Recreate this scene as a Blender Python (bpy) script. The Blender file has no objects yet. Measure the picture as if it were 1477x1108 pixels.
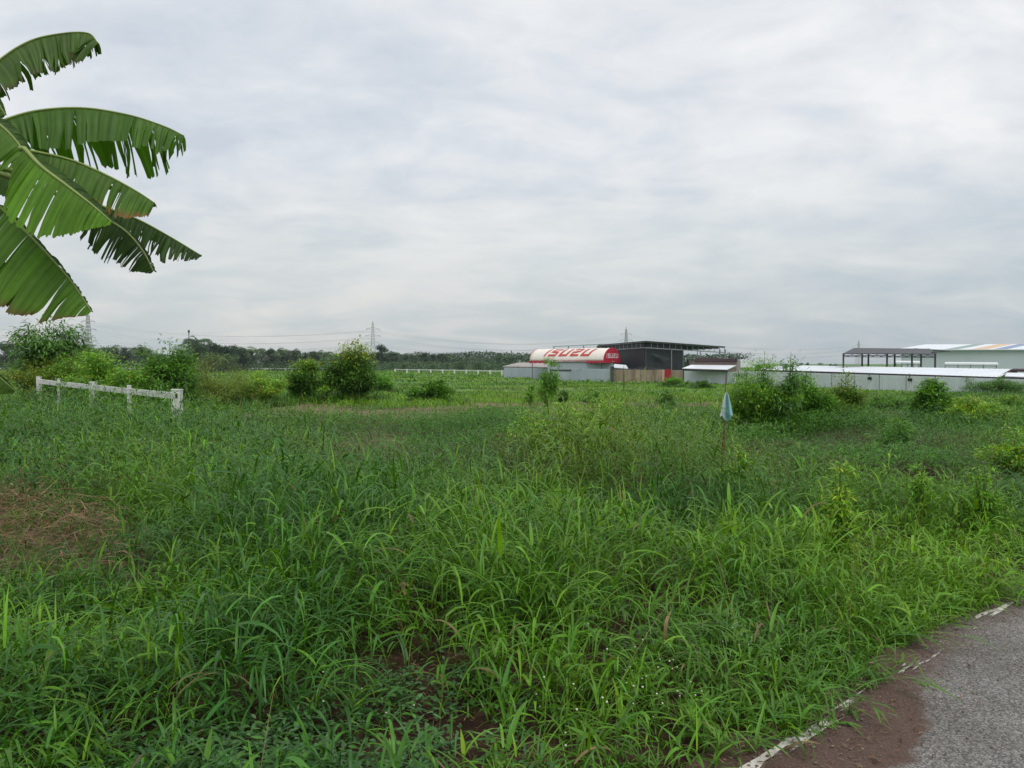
import bpy, math, random
import numpy as np
from mathutils import Vector, Matrix

random.seed(7)
RNG = np.random.default_rng(11)
SC = bpy.context.scene
COL = SC.collection
R = math.radians

# ------------------------------------------------------------------ camera
F = 1150.0                      # focal length in pixels of the 1477 px wide photograph
CX, CY = 738.5, 554.0
EYE = 1.6
PITCH = math.atan(30.0 / F)     # the horizon lies a little above the middle
cam = bpy.data.cameras.new('camera')
cam.sensor_width = 36.0
cam.lens = F / 1477.0 * 36.0
cam.clip_start = 0.05
cam.clip_end = 9000.0
camo = bpy.data.objects.new('camera', cam)
COL.objects.link(camo)
camo.location = (0, 0, EYE)
camo.rotation_euler = (R(90) - PITCH, 0, 0)
SC.camera = camo

# ------------------------------------------------------------------ world, sun, exposure
SUN_EL, SUN_AZ = R(58), R(150)
world = bpy.data.worlds.new('World')
SC.world = world
world.use_nodes = True
wn, wl = world.node_tree.nodes, world.node_tree.links
wn.clear()
def wnode(t, **kw):
    n = wn.new(t)
    for k, v in kw.items():
        setattr(n, k, v)
    return n
def wmath(op, a, b=None, clamp=False):
    n = wnode('ShaderNodeMath', operation=op)
    n.use_clamp = clamp
    for i, v in enumerate((a, b)):
        if v is None:
            continue
        if isinstance(v, (int, float)):
            n.inputs[i].default_value = v
        else:
            wl.new(v, n.inputs[i])
    return n.outputs[0]
def wramp(fac, stops):
    n = wnode('ShaderNodeValToRGB')
    el = n.color_ramp.elements
    while len(el) < len(stops):
        el.new(0.5)
    for e, (p, c) in zip(el, stops):
        e.position = p
        e.color = (*c, 1)
    wl.new(fac, n.inputs[0])
    return n.outputs[0]
def wmix(fac, a, b, mode='MIX'):
    n = wnode('ShaderNodeMix', data_type='RGBA', blend_type=mode)
    for sock, v in ((n.inputs[0], fac), (n.inputs[6], a), (n.inputs[7], b)):
        if isinstance(v, (int, float)):
            sock.default_value = v
        elif isinstance(v, tuple):
            sock.default_value = (*v, 1)
        else:
            wl.new(v, sock)
    return n.outputs[2]
sky = wnode('ShaderNodeTexSky', sky_type='NISHITA')
sky.sun_disc = False
sky.sun_elevation = SUN_EL
sky.sun_rotation = SUN_AZ
sky.air_density = 1.6
sky.dust_density = 3.0
tc = wnode('ShaderNodeTexCoord')
sep = wnode('ShaderNodeSeparateXYZ')
wl.new(tc.outputs['Generated'], sep.inputs[0])
dx, dy, dz = sep.outputs
zc = wmath('ADD', wmath('MAXIMUM', dz, 0.0), 0.24)
comb = wnode('ShaderNodeCombineXYZ')
wl.new(wmath('DIVIDE', dx, zc), comb.inputs[0])
wl.new(wmath('DIVIDE', dy, zc), comb.inputs[1])
def wnoise(scale, detail, rough, dist, off, sx=1.0, sy=1.0):
    mp = wnode('ShaderNodeMapping')
    mp.inputs['Location'].default_value = off
    mp.inputs['Scale'].default_value = (sx, sy, 1)
    wl.new(comb.outputs[0], mp.inputs[0])
    n = wnode('ShaderNodeTexNoise')
    n.inputs['Scale'].default_value = scale
    n.inputs['Detail'].default_value = detail
    n.inputs['Roughness'].default_value = rough
    n.inputs['Distortion'].default_value = dist
    wl.new(mp.outputs[0], n.inputs['Vector'])
    return n.outputs['Fac']
n1 = wnoise(0.95, 3.0, 0.5, 0.35, (3.1, 1.7, 0), 0.85, 1.15)
n2 = wnoise(2.9, 5.0, 0.55, 0.45, (7.3, 4.2, 2), 0.8, 1.15)
n3 = wnoise(0.33, 2.0, 0.45, 0.0, (1.2, 9.4, 5))
n4 = wnoise(6.0, 5.0, 0.58, 0.5, (2.3, 8.2, 1), 0.95, 1.05)
cl = wmath('ADD', wmath('MULTIPLY', wmath('SUBTRACT', n4, 0.5), 0.22), wmath('MULTIPLY', n1, 0.45))
cl = wmath('ADD', cl, wmath('ADD', wmath('MULTIPLY', n2, 0.40), wmath('MULTIPLY', n3, 0.30)))
cloud = wramp(cl, [(0.43, (0.56, 0.615, 0.69)), (0.51, (0.655, 0.695, 0.75)), (0.57, (0.745, 0.768, 0.80)), (0.66, (0.85, 0.857, 0.87))])
# the thick air low over the horizon is greyer
low = wramp(n2, [(0.36, (0.50, 0.565, 0.585)), (0.52, (0.57, 0.605, 0.605)), (0.68, (0.67, 0.675, 0.655))])
fac = wmath('SUBTRACT', 1.0, wmath('MULTIPLY', wmath('SUBTRACT', dz, 0.01), 4.2), clamp=True)
skycol = wmix(fac, cloud, low)
# the overcast is a little darker and bluer to the right
rt = wmath('MULTIPLY', wmath('ADD', dx, 0.05), 1.35, clamp=True)
skycol = wmix(wmath('MULTIPLY', rt, fac), skycol, (0.78, 0.855, 0.93), 'MULTIPLY')
bg1 = wnode('ShaderNodeBackground')
bg1.inputs['Strength'].default_value = 0.1
wl.new(sky.outputs[0], bg1.inputs['Color'])
bg2 = wnode('ShaderNodeBackground')
wl.new(skycol, bg2.inputs['Color'])
bg2.inputs['Strength'].default_value = 1.0
mx = wnode('ShaderNodeMixShader')
mx.inputs[0].default_value = 0.93
wl.new(bg1.outputs[0], mx.inputs[1])
wl.new(bg2.outputs[0], mx.inputs[2])
wout = wnode('ShaderNodeOutputWorld')
wl.new(mx.outputs[0], wout.inputs['Surface'])

sun = bpy.data.lights.new('sun', 'SUN')
sun.energy = 1.4
sun.angle = R(40)
sun.color = (1.0, 0.96, 0.9)
suno = bpy.data.objects.new('sun', sun)
COL.objects.link(suno)
suno.rotation_euler = (R(90) - SUN_EL, 0, R(180) - SUN_AZ)

SC.view_settings.view_transform = 'Standard'
SC.view_settings.look = 'None'
SC.view_settings.exposure = 0.14
SC.view_settings.gamma = 1.0
SC.view_settings.use_curve_mapping = False
SC.render.engine = 'CYCLES'
SC.cycles.max_bounces = 7
SC.cycles.diffuse_bounces = 2
SC.cycles.glossy_bounces = 2
SC.cycles.transmission_bounces = 4
SC.cycles.transparent_max_bounces = 8
SC.cycles.caustics_reflective = False
SC.cycles.caustics_refractive = False

# ------------------------------------------------------------------ numbers
def hash2(ix, iy, seed):
    n = (ix.astype(np.int64) * 374761393 + iy.astype(np.int64) * 668265263 + seed * 982451653) & 0x7fffffff
    n = ((n ^ (n >> 13)) * 1274126177) & 0x7fffffff
    return ((n ^ (n >> 16)) & 0xffff) / 65535.0
def vnoise(x, y, seed=0):
    x, y = np.asarray(x, float), np.asarray(y, float)
    ix, iy = np.floor(x), np.floor(y)
    fx, fy = x - ix, y - iy
    fx, fy = fx * fx * (3 - 2 * fx), fy * fy * (3 - 2 * fy)
    a, b = hash2(ix, iy, seed), hash2(ix + 1, iy, seed)
    c, d = hash2(ix, iy + 1, seed), hash2(ix + 1, iy + 1, seed)
    return (a * (1 - fx) + b * fx) * (1 - fy) + (c * (1 - fx) + d * fx) * fy
def fbm(x, y, seed=0, oct=3):
    s, a, t = 0, 1.0, 0
    for o in range(oct):
        s = s + a * vnoise(np.asarray(x) * 2 ** o, np.asarray(y) * 2 ** o, seed + o * 17)
        t += a
        a *= 0.5
    return s / t
def smooth(a, b, x):
    t = np.clip((np.asarray(x, float) - a) / (b - a), 0, 1)
    return t * t * (3 - 2 * t)

# the road runs off to the right, its left edge on this line
RP = np.array([1.05, 3.29]); RU = np.array([0.735, 0.678]); RN = np.array([0.678, -0.735])
def road_off(x, y):
    return (np.asarray(x) - RP[0]) * RN[0] + (np.asarray(y) - RP[1]) * RN[1]
def road_along(x, y):
    return (np.asarray(x) - RP[0]) * RU[0] + (np.asarray(y) - RP[1]) * RU[1]
PROF_Y = [-50, 20, 34, 50, 62, 78, 130, 9000]
PROF_Z = [0, 0, -0.10, -0.45, -0.95, -1.4, -1.4, -1.4]
def gz(x, y):
    x, y = np.asarray(x, float), np.asarray(y, float)
    z = np.interp(y, PROF_Y, PROF_Z)
    bump = (fbm(x * 0.35, y * 0.35, 5) - 0.5) * 0.22 + (fbm(x * 1.9, y * 1.9, 8) - 0.5) * 0.07
    k = smooth(0.0, 1.2, -road_off(x, y)) * (1 - smooth(60, 100, y))
    return z + bump * k - 0.035 * (1 - smooth(-0.15, 0.35, -road_off(x, y)))
def gz1(x, y):
    return float(gz(np.array([x]), np.array([y]))[0])
def colX(px, Y):
    return (px - CX) / F * Y
def rowZ(py, Y):
    return EYE - math.tan(PITCH + math.atan((py - CY) / F)) * Y
def P(px, py, Y):
    return Vector((colX(px, Y), Y, rowZ(py, Y)))
def topx(x, y):
    return CX + x / y * F, CY - 30 + EYE / y * F

# ------------------------------------------------------------------ building blocks
def tag(o, label=None, cat=None, group=None, kind=None):
    if label: o['label'] = label
    if cat: o['category'] = cat
    if group: o['group'] = group
    if kind: o['kind'] = kind
    return o
def link(name, me, mat=None, parent=None, smooth_shade=False):
    o = bpy.data.objects.new(name, me)
    COL.objects.link(o)
    if mat: me.materials.append(mat)
    if parent:
        o.parent = parent
    if smooth_shade:
        me.polygons.foreach_set('use_smooth', np.ones(len(me.polygons), bool))
    return o
def empty(name, loc=(0, 0, 0), rz=0.0):
    o = bpy.data.objects.new(name, None)
    COL.objects.link(o)
    o.location = loc
    o.rotation_euler = (0, 0, rz)
    return o
def np_mesh(name, verts, quads, cols=None, tris=None):
    me = bpy.data.meshes.new(name)
    nq = 0 if quads is None else len(quads)
    nt = 0 if tris is None else len(tris)
    me.vertices.add(len(verts))
    me.vertices.foreach_set('co', np.ascontiguousarray(verts, np.float32).ravel())
    idx, start = [], []
    if nq:
        idx.append(np.asarray(quads, np.int32).ravel()); start.append(np.arange(nq) * 4)
    if nt:
        idx.append(np.asarray(tris, np.int32).ravel()); start.append(nq * 4 + np.arange(nt) * 3)
    idx = np.concatenate(idx); start = np.concatenate(start).astype(np.int32)
    me.loops.add(len(idx))
    me.loops.foreach_set('vertex_index', idx)
    me.polygons.add(nq + nt)
    me.polygons.foreach_set('loop_start', start)
    me.update(calc_edges=True)
    if cols is not None:
        at = me.color_attributes.new('col', 'FLOAT_COLOR', 'POINT')
        c4 = np.ones((len(verts), 4), np.float32); c4[:, :3] = cols
        at.data.foreach_set('color', c4.ravel())
    me.validate()
    return me

class MB:
    """collects boxes, bars, tubes and sheets for ONE mesh"""
    def __init__(self, origin=(0, 0, 0)):
        self.v, self.f, self.o = [], [], Vector(origin)
    def add(self, vs, fs):
        n = len(self.v)
        self.v += [Vector(p) - self.o for p in vs]
        self.f += [tuple(i + n for i in f) for f in fs]
    def box(self, c, s, rz=0.0):
        m = Matrix.Rotation(rz, 3, 'Z')
        vs = [Vector(c) + m @ Vector((s[0] * i / 2, s[1] * j / 2, s[2] * k / 2)) for k in (-1, 1) for j in (-1, 1) for i in (-1, 1)]
        self.add(vs, [(0, 2, 3, 1), (4, 5, 7, 6), (0, 1, 5, 4), (2, 6, 7, 3), (0, 4, 6, 2), (1, 3, 7, 5)])
    def bar(self, a, b, w, h=None):
        a, b = Vector(a), Vector(b)
        h = h or w
        d = (b - a).normalized()
        up = Vector((0, 0, 1)) if abs(d.z) < 0.95 else Vector((0, 1, 0))
        s = d.cross(up).normalized() * (w / 2)
        u = s.cross(d).normalized() * (h / 2)
        self.add([a - s - u, a + s - u, a + s + u, a - s + u, b - s - u, b + s - u, b + s + u, b - s + u],
                 [(0, 3, 2, 1), (4, 5, 6, 7), (0, 1, 5, 4), (1, 2, 6, 5), (2, 3, 7, 6), (3, 0, 4, 7)])
    def slab(self, quad, t):
        """four corners (in order) given a thickness t downwards"""
        q = [Vector(p) for p in quad]
        lo = [p - Vector((0, 0, t)) for p in q]
        self.add(q + lo, [(0, 1, 2, 3), (7, 6, 5, 4), (0, 4, 5, 1), (1, 5, 6, 2), (2, 6, 7, 3), (3, 7, 4, 0)])
    def panel(self, quad, t):
        """four corners given a thickness t along the face normal"""
        q = [Vector(p) for p in quad]
        n = (q[1] - q[0]).cross(q[3] - q[0]).normalized() * t
        lo = [p - n for p in q]
        self.add(q + lo, [(0, 1, 2, 3), (7, 6, 5, 4), (0, 4, 5, 1), (1, 5, 6, 2), (2, 6, 7, 3), (3, 7, 4, 0)])
    def tube(self, pts, rads, n=8, cap=True):
        pts = [Vector(p) for p in pts]
        if isinstance(rads, (int, float)):
            rads = [rads] * len(pts)
        vs, fs = [], []
        prev = None
        for i, p in enumerate(pts):
            d = (pts[min(i + 1, len(pts) - 1)] - pts[max(i - 1, 0)]).normalized()
            ref = prev if prev is not None else (Vector((1, 0, 0)) if abs(d.x) < 0.9 else Vector((0, 1, 0)))
            s = (ref - d * ref.dot(d)).normalized()
            prev = s
            u = d.cross(s)
            for k in range(n):
                a = 2 * math.pi * k / n
                vs.append(p + (s * math.cos(a) + u * math.sin(a)) * rads[i])
        for i in range(len(pts) - 1):
            for k in range(n):
                fs.append((i * n + k, i * n + (k + 1) % n, (i + 1) * n + (k + 1) % n, (i + 1) * n + k))
        if cap:
            fs.append(tuple(range(n))[::-1]); fs.append(tuple((len(pts) - 1) * n + k for k in range(n)))
        self.add(vs, fs)
    def build(self, name, mat, parent=None, smooth_shade=False):
        me = bpy.data.meshes.new(name)
        me.from_pydata([tuple(v) for v in self.v], [], self.f)
        me.update()
        return link(name, me, mat, parent, smooth_shade)

def strips(base, az, e0, b1, b2, kink, L, W, cols, S=5, fold=0.0, twist=None, prof='blade'):
    """many curved leaf strips at once; returns verts, quads, colours"""
    n = len(base)
    t = np.linspace(0, 1, S + 1)
    tm = (t[1:] + t[:-1]) / 2
    e = e0[:, None] - b1[:, None] * tm[None] - b2[:, None] / (1 + np.exp(-(tm[None] - kink[:, None]) * 14))
    d = np.stack([np.cos(e) * np.cos(az)[:, None], np.cos(e) * np.sin(az)[:, None], np.sin(e)], -1)
    pts = np.concatenate([base[:, None], base[:, None] + np.cumsum(d * (L / S)[:, None, None], 1)], 1)
    if twist is None:
        twist = np.zeros(n)
    tw = twist[:, None] * (0.3 + 0.7 * t[None])
    sx = -np.sin(az)[:, None] * np.cos(tw); sy = np.cos(az)[:, None] * np.cos(tw); sz = np.sin(tw)
    side = np.stack([sx, sy, sz], -1)
    if prof == 'blade':
        w = np.clip(0.55 + t * 3.0, 0, 1) * (1 - t ** 2.6) + 0.02
    elif prof == 'leaf':
        w = np.sin(np.pi * np.clip(t * 0.93 + 0.04, 0, 1)) ** 0.8
    else:
        w = 1.0 - 0.6 * t
    hw = W[:, None, None] * w[None, :, None] * 0.5
    if fold > 0:
        dd = np.concatenate([d, d[:, -1:]], 1)
        nrm = np.cross(dd, side)
        mid = pts - nrm * hw * 2 * fold
        V = np.stack([pts - side * hw, mid, pts + side * hw], 2)
        m = 3
    else:
        V = np.stack([pts - side * hw, pts + side * hw], 2)
        m = 2
    V = V.reshape(n, -1, 3)
    nv = V.shape[1]
    q = []
    for i in range(S):
        for k in range(m - 1):
            a = i * m + k
            q.append((a, a + 1, a + m + 1, a + m))
    q = np.array(q)
    Q = (q[None] + (np.arange(n) * nv)[:, None, None]).reshape(-1, 4)
    C = np.repeat(cols, nv, 0)
    return V.reshape(-1, 3), Q, C
class Acc:
    def __init__(self): self.V, self.Q, self.C, self.n = [], [], [], 0
    def add(self, r):
        v, q, c = r
        self.V.append(v); self.Q.append(q + self.n); self.C.append(c); self.n += len(v)
    def build(self, name, mat, parent=None, origin=None):
        V = np.concatenate(self.V)
        if origin is not None:
            V = V - np.asarray(origin)
        me = np_mesh(name, V, np.concatenate(self.Q), np.concatenate(self.C))
        return link(name, me, mat, parent, True)

# ------------------------------------------------------------------ materials
def new_mat(name):
    m = bpy.data.materials.new(name)
    m.use_nodes = True
    nt = m.node_tree
    b = nt.nodes['Principled BSDF']
    return m, nt, b
def nd(nt, t, **kw):
    n = nt.nodes.new(t)
    for k, v in kw.items():
        setattr(n, k, v)
    return n
def noise_tex(nt, scale, detail=4, rough=0.6, vec=None, mscale=None, coord='Object'):
    if vec is None:
        c = nd(nt, 'ShaderNodeTexCoord')
        vec = c.outputs[coord]
    if mscale:
        mp = nd(nt, 'ShaderNodeMapping')
        mp.inputs['Scale'].default_value = mscale
        nt.links.new(vec, mp.inputs[0])
        vec = mp.outputs[0]
    n = nd(nt, 'ShaderNodeTexNoise')
    n.inputs['Scale'].default_value = scale
    n.inputs['Detail'].default_value = detail
    n.inputs['Roughness'].default_value = rough
    nt.links.new(vec, n.inputs['Vector'])
    return n.outputs['Fac']
def ramp(nt, fac, stops):
    n = nd(nt, 'ShaderNodeValToRGB')
    el = n.color_ramp.elements
    while len(el) < len(stops):
        el.new(0.5)
    for e, (p, c) in zip(el, stops):
        e.position = p
        e.color = (*c, 1)
    nt.links.new(fac, n.inputs[0])
    return n.outputs[0]
def mixc(nt, fac, a, b, mode='MIX'):
    n = nd(nt, 'ShaderNodeMix', data_type='RGBA', blend_type=mode)
    for sock, v in ((n.inputs[0], fac), (n.inputs[6], a), (n.inputs[7], b)):
        if isinstance(v, (int, float)):
            sock.default_value = v
        elif isinstance(v, tuple):
            sock.default_value = (*v, 1)
        else:
            nt.links.new(v, sock)
    return n.outputs[2]
def bump(nt, b, h, strength=0.3, dist=0.02):
    n = nd(nt, 'ShaderNodeBump')
    n.inputs['Strength'].default_value = strength
    n.inputs['Distance'].default_value = dist
    nt.links.new(h, n.inputs['Height'])
    nt.links.new(n.outputs[0], b.inputs['Normal'])
def plain(name, col, rough=0.6, var=0.25, scale=3.0, mscale=None, metal=0.0, dirt=None, dirt_at=0.6, coord='Object'):
    m, nt, b = new_mat(name)
    n = noise_tex(nt, scale, 5, 0.65, mscale=mscale, coord=coord)
    lo = tuple(c * (1 - var) for c in col); hi = tuple(min(1, c * (1 + var)) for c in col)
    c = ramp(nt, n, [(0.3, lo), (0.7, hi)])
    if dirt:
        n2 = noise_tex(nt, scale * 0.6, 6, 0.7, mscale=mscale, coord=coord)
        f = ramp(nt, n2, [(dirt_at - 0.08, (0, 0, 0)), (dirt_at + 0.1, (1, 1, 1))])
        c = mixc(nt, f, c, dirt)
    nt.links.new(c, b.inputs['Base Color'])
    b.inputs['Roughness'].default_value = rough
    b.inputs['Metallic'].default_value = metal
    return m
def foliage(name, rough=0.45, trans=0.35, tint=(1.5, 1.45, 0.6), spec=0.5, vein=None):
    m, nt, b = new_mat(name)
    a = nd(nt, 'ShaderNodeAttribute', attribute_name='col')
    n = noise_tex(nt, 9.0, 3, 0.6)
    v = ramp(nt, n, [(0.25, (0.78, 0.8, 0.8)), (0.75, (1.2, 1.18, 1.15))])
    c = mixc(nt, 1.0, a.outputs['Color'], v, 'MULTIPLY')
    nt.links.new(c, b.inputs['Base Color'])
    b.inputs['Roughness'].default_value = rough
    b.inputs['Specular IOR Level'].default_value = spec
    tr = nd(nt, 'ShaderNodeBsdfTranslucent')
    nt.links.new(mixc(nt, 1.0, c, tint, 'MULTIPLY'), tr.inputs['Color'])
    ms = nd(nt, 'ShaderNodeMixShader')
    ms.inputs[0].default_value = trans
    nt.links.new(b.outputs[0], ms.inputs[1])
    nt.links.new(tr.outputs[0], ms.inputs[2])
    nt.links.new(ms.outputs[0], nt.nodes['Material Output'].inputs['Surface'])
    return m
M = {}
M['grass'] = foliage('grass_blades', 0.36, 0.24, (1.35, 1.3, 0.4), 0.30)
M['leaf'] = foliage('shrub_leaves', 0.42, 0.28, (1.4, 1.4, 0.5), 0.25)
M['far_leaf'] = foliage('far_leaves', 0.6, 0.22, (1.2, 1.2, 0.7), 0.2)
M['straw'] = foliage('dry_straw', 0.75, 0.15, (1.1, 1.0, 0.8), 0.2)
M['banana'] = foliage('banana_blade', 0.5, 0.34, (1.4, 1.6, 0.4), 0.32)
M['rib'] = plain('banana_rib', (0.22, 0.30, 0.07), 0.4, 0.2, 8)
M['pseudo'] = plain('banana_stem', (0.13, 0.15, 0.05), 0.6, 0.4, 5, (1, 1, .2), dirt=(0.10, 0.06, 0.035))
M['green_stem'] = plain('green_stem', (0.10, 0.16, 0.035), 0.7, 0.3, 12)
M['bark'] = plain('bark', (0.09, 0.065, 0.045), 0.85, 0.4, 12)
M['white_paint'] = plain('white_paint', (0.66, 0.67, 0.65), 0.7, 0.14, 5, dirt=(0.45, 0.43, 0.37), dirt_at=0.72)
M['black'] = plain('near_black', (0.012, 0.012, 0.014), 0.8, 0.2, 4)
M['steel_dark'] = plain('dark_steel', (0.045, 0.047, 0.055), 0.55, 0.3, 2)
M['steel_grey'] = plain('grey_steel', (0.22, 0.23, 0.25), 0.5, 0.2, 2)
M['tarp'] = plain('dark_tarp', (0.013, 0.016, 0.023), 0.6, 0.45, 0.5)
M['canvas'] = plain('white_canvas', (0.80, 0.74, 0.67), 0.6, 0.06, 0.6)
M['red'] = plain('red_vinyl', (0.50, 0.022, 0.055), 0.5, 0.15, 0.8)
M['letter_red'] = plain('red_letters', (0.52, 0.05, 0.045), 0.5, 0.12, 1.5)
M['letter_white'] = plain('white_letters', (0.8, 0.72, 0.74), 0.5, 0.06, 1.5)
M['sheet_blue'] = plain('blue_grey_sheet', (0.45, 0.50, 0.56), 0.45, 0.08, 0.5, (1, 1, 0.2))
M['sheet_white'] = plain('pale_grey_sheet', (0.58, 0.63, 0.66), 0.45, 0.12, 0.7, (1, 1, 0.15), dirt=(0.40, 0.38, 0.34), dirt_at=0.68)
M['sheet_rust'] = plain('rusty_beige_sheet', (0.37, 0.29, 0.22), 0.7, 0.22, 0.8, (1, 1, 0.12), dirt=(0.16, 0.085, 0.055), dirt_at=0.6)
M['roof_white'] = plain('white_roof', (0.74, 0.78, 0.82), 0.4, 0.06, 0.4)
M['roof_rust'] = plain('weathered_roof', (0.36, 0.33, 0.31), 0.6, 0.2, 0.8, dirt=(0.14, 0.07, 0.05), dirt_at=0.58)
M['fascia'] = plain('dark_fascia', (0.055, 0.028, 0.036), 0.7, 0.3, 0.6)
M['brown_wall'] = plain('brown_wall', (0.30, 0.22, 0.20), 0.7, 0.2, 0.8)
M['warehouse'] = plain('warehouse_wall', (0.46, 0.525, 0.56), 0.5, 0.04, 0.3, (1, 1, 0.2))
M['green_st'] = plain('green_stripe', (0.25, 0.34, 0.31), 0.5, 0.08, 0.4)
M['orange_st'] = plain('orange_stripe', (0.66, 0.46, 0.28), 0.5, 0.08, 0.4)
M['blue_st'] = plain('blue_stripe', (0.20, 0.27, 0.42), 0.5, 0.08, 0.4)
M['galv'] = plain('galvanised', (0.38, 0.39, 0.40), 0.5, 0.15, 0.4)  # base grey lightened so the far pylons fade as if in haze
M['wire'] = plain('cable', (0.24, 0.24, 0.25), 0.6, 0.1, 0.4)  # lightened likewise: the fading of the far cables is in the colour
M['stake'] = plain('rusty_stake', (0.13, 0.060, 0.032), 0.8, 0.4, 18)
M['flower'] = plain('white_flower', (0.60, 0.62, 0.50), 0.6, 0.08, 30)
M['stone'] = plain('stone', (0.17, 0.14, 0.115), 0.9, 0.35, 25)

# ground: soil, straw litter and meadow, mixed by painted-in kinds of ground (r = meadow green, g = dry brown, b = pale green)
m, nt, b = new_mat('ground_soil')
a = nd(nt, 'ShaderNodeAttribute', attribute_name='col')
sp = nd(nt, 'ShaderNodeSeparateColor')
nt.links.new(a.outputs['Color'], sp.inputs[0])
soil = ramp(nt, noise_tex(nt, 6.0, 8, 0.7), [(0.3, (0.020, 0.011, 0.008)), (0.52, (0.060, 0.031, 0.022)), (0.72, (0.13, 0.078, 0.056))])
dry = ramp(nt, noise_tex(nt, 2.6, 9, 0.75), [(0.3, (0.10, 0.072, 0.042)), (0.5, (0.185, 0.135, 0.085)), (0.72, (0.26, 0.20, 0.13))])
mead = ramp(nt, noise_tex(nt, 0.55, 10, 0.75, mscale=(1, 0.6, 1)), [(0.32, (0.05, 0.12, 0.02)), (0.5, (0.085, 0.19, 0.03)), (0.68, (0.15, 0.26, 0.05))])
pale = ramp(nt, noise_tex(nt, 0.4, 10, 0.75, mscale=(1, 0.5, 1)), [(0.3, (0.10, 0.17, 0.045)), (0.7, (0.24, 0.30, 0.10))])
c = mixc(nt, sp.outputs[1], soil, dry)
c = mixc(nt, sp.outputs[0], c, mead)
c = mixc(nt, sp.outputs[2], c, pale)
nt.links.new(c, b.inputs['Base Color'])
b.inputs['Roughness'].default_value = 0.95
b.inputs['Specular IOR Level'].default_value = 0.15
bump(nt, b, noise_tex(nt, 22.0, 8, 0.75), 0.7, 0.03)
M['ground'] = m

# asphalt: fine grey aggregate with red dirt washed over its edge
m, nt, b = new_mat('asphalt')
a = nd(nt, 'ShaderNodeAttribute', attribute_name='col')
sp = nd(nt, 'ShaderNodeSeparateColor')
nt.links.new(a.outputs['Color'], sp.inputs[0])
tcn = nd(nt, 'ShaderNodeTexCoord')
vor = nd(nt, 'ShaderNodeTexVoronoi')
vor.inputs['Scale'].default_value = 135.0
nt.links.new(tcn.outputs['Object'], vor.inputs['Vector'])
agg = ramp(nt, vor.outputs['Color'], [(0.1, (0.06, 0.058, 0.055)), (0.5, (0.155, 0.150, 0.142)), (0.95, (0.34, 0.325, 0.305))])
big = ramp(nt, noise_tex(nt, 1.6, 6, 0.65), [(0.3, (0.66, 0.64, 0.61)), (0.52, (0.95, 0.94, 0.92)), (0.7, (1.16, 1.14, 1.12))])
c = mixc(nt, 1.0, agg, big, 'MULTIPLY')
dn = noise_tex(nt, 26.0, 10, 0.85)
mt = nd(nt, 'ShaderNodeMath', operation='ADD')
nt.links.new(sp.outputs[0], mt.inputs[0]); nt.links.new(dn, mt.inputs[1])
df = ramp(nt, mt.outputs[0], [(0.78, (0, 0, 0)), (1.02, (1, 1, 1))])
dirtc = ramp(nt, noise_tex(nt, 75.0, 8, 0.8), [(0.3, (0.035, 0.019, 0.013)), (0.52, (0.090, 0.052, 0.038)), (0.72, (0.20, 0.13, 0.10))])
c = mixc(nt, df, c, dirtc)
nt.links.new(c, b.inputs['Base Color'])
b.inputs['Roughness'].default_value = 0.85
bump(nt, b, vor.outputs['Distance'], 0.6, 0.006)
M['asphalt'] = m

# worn road paint
m, nt, b = new_mat('worn_paint')
c = ramp(nt, noise_tex(nt, 16, 6, 0.7), [(0.3, (0.36, 0.33, 0.28)), (0.7, (0.70, 0.68, 0.62))])
nt.links.new(c, b.inputs['Base Color'])
b.inputs['Roughness'].default_value = 0.75
rot = nd(nt, 'ShaderNodeMapping')
rot.inputs['Rotation'].default_value = (0, 0, -R(42.7))
tco = nd(nt, 'ShaderNodeTexCoord')
nt.links.new(tco.outputs['Object'], rot.inputs[0])
f = ramp(nt, noise_tex(nt, 4.0, 9, 0.66, rot.outputs[0], (0.42, 2.2, 1)), [(0.515, (0, 0, 0)), (0.56, (1, 1, 1))])
tr = nd(nt, 'ShaderNodeBsdfTransparent')
ms = nd(nt, 'ShaderNodeMixShader')
nt.links.new(f, ms.inputs[0]); nt.links.new(tr.outputs[0], ms.inputs[1]); nt.links.new(b.outputs[0], ms.inputs[2])
nt.links.new(ms.outputs[0], nt.nodes['Material Output'].inputs['Surface'])
M['paint'] = m

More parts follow.
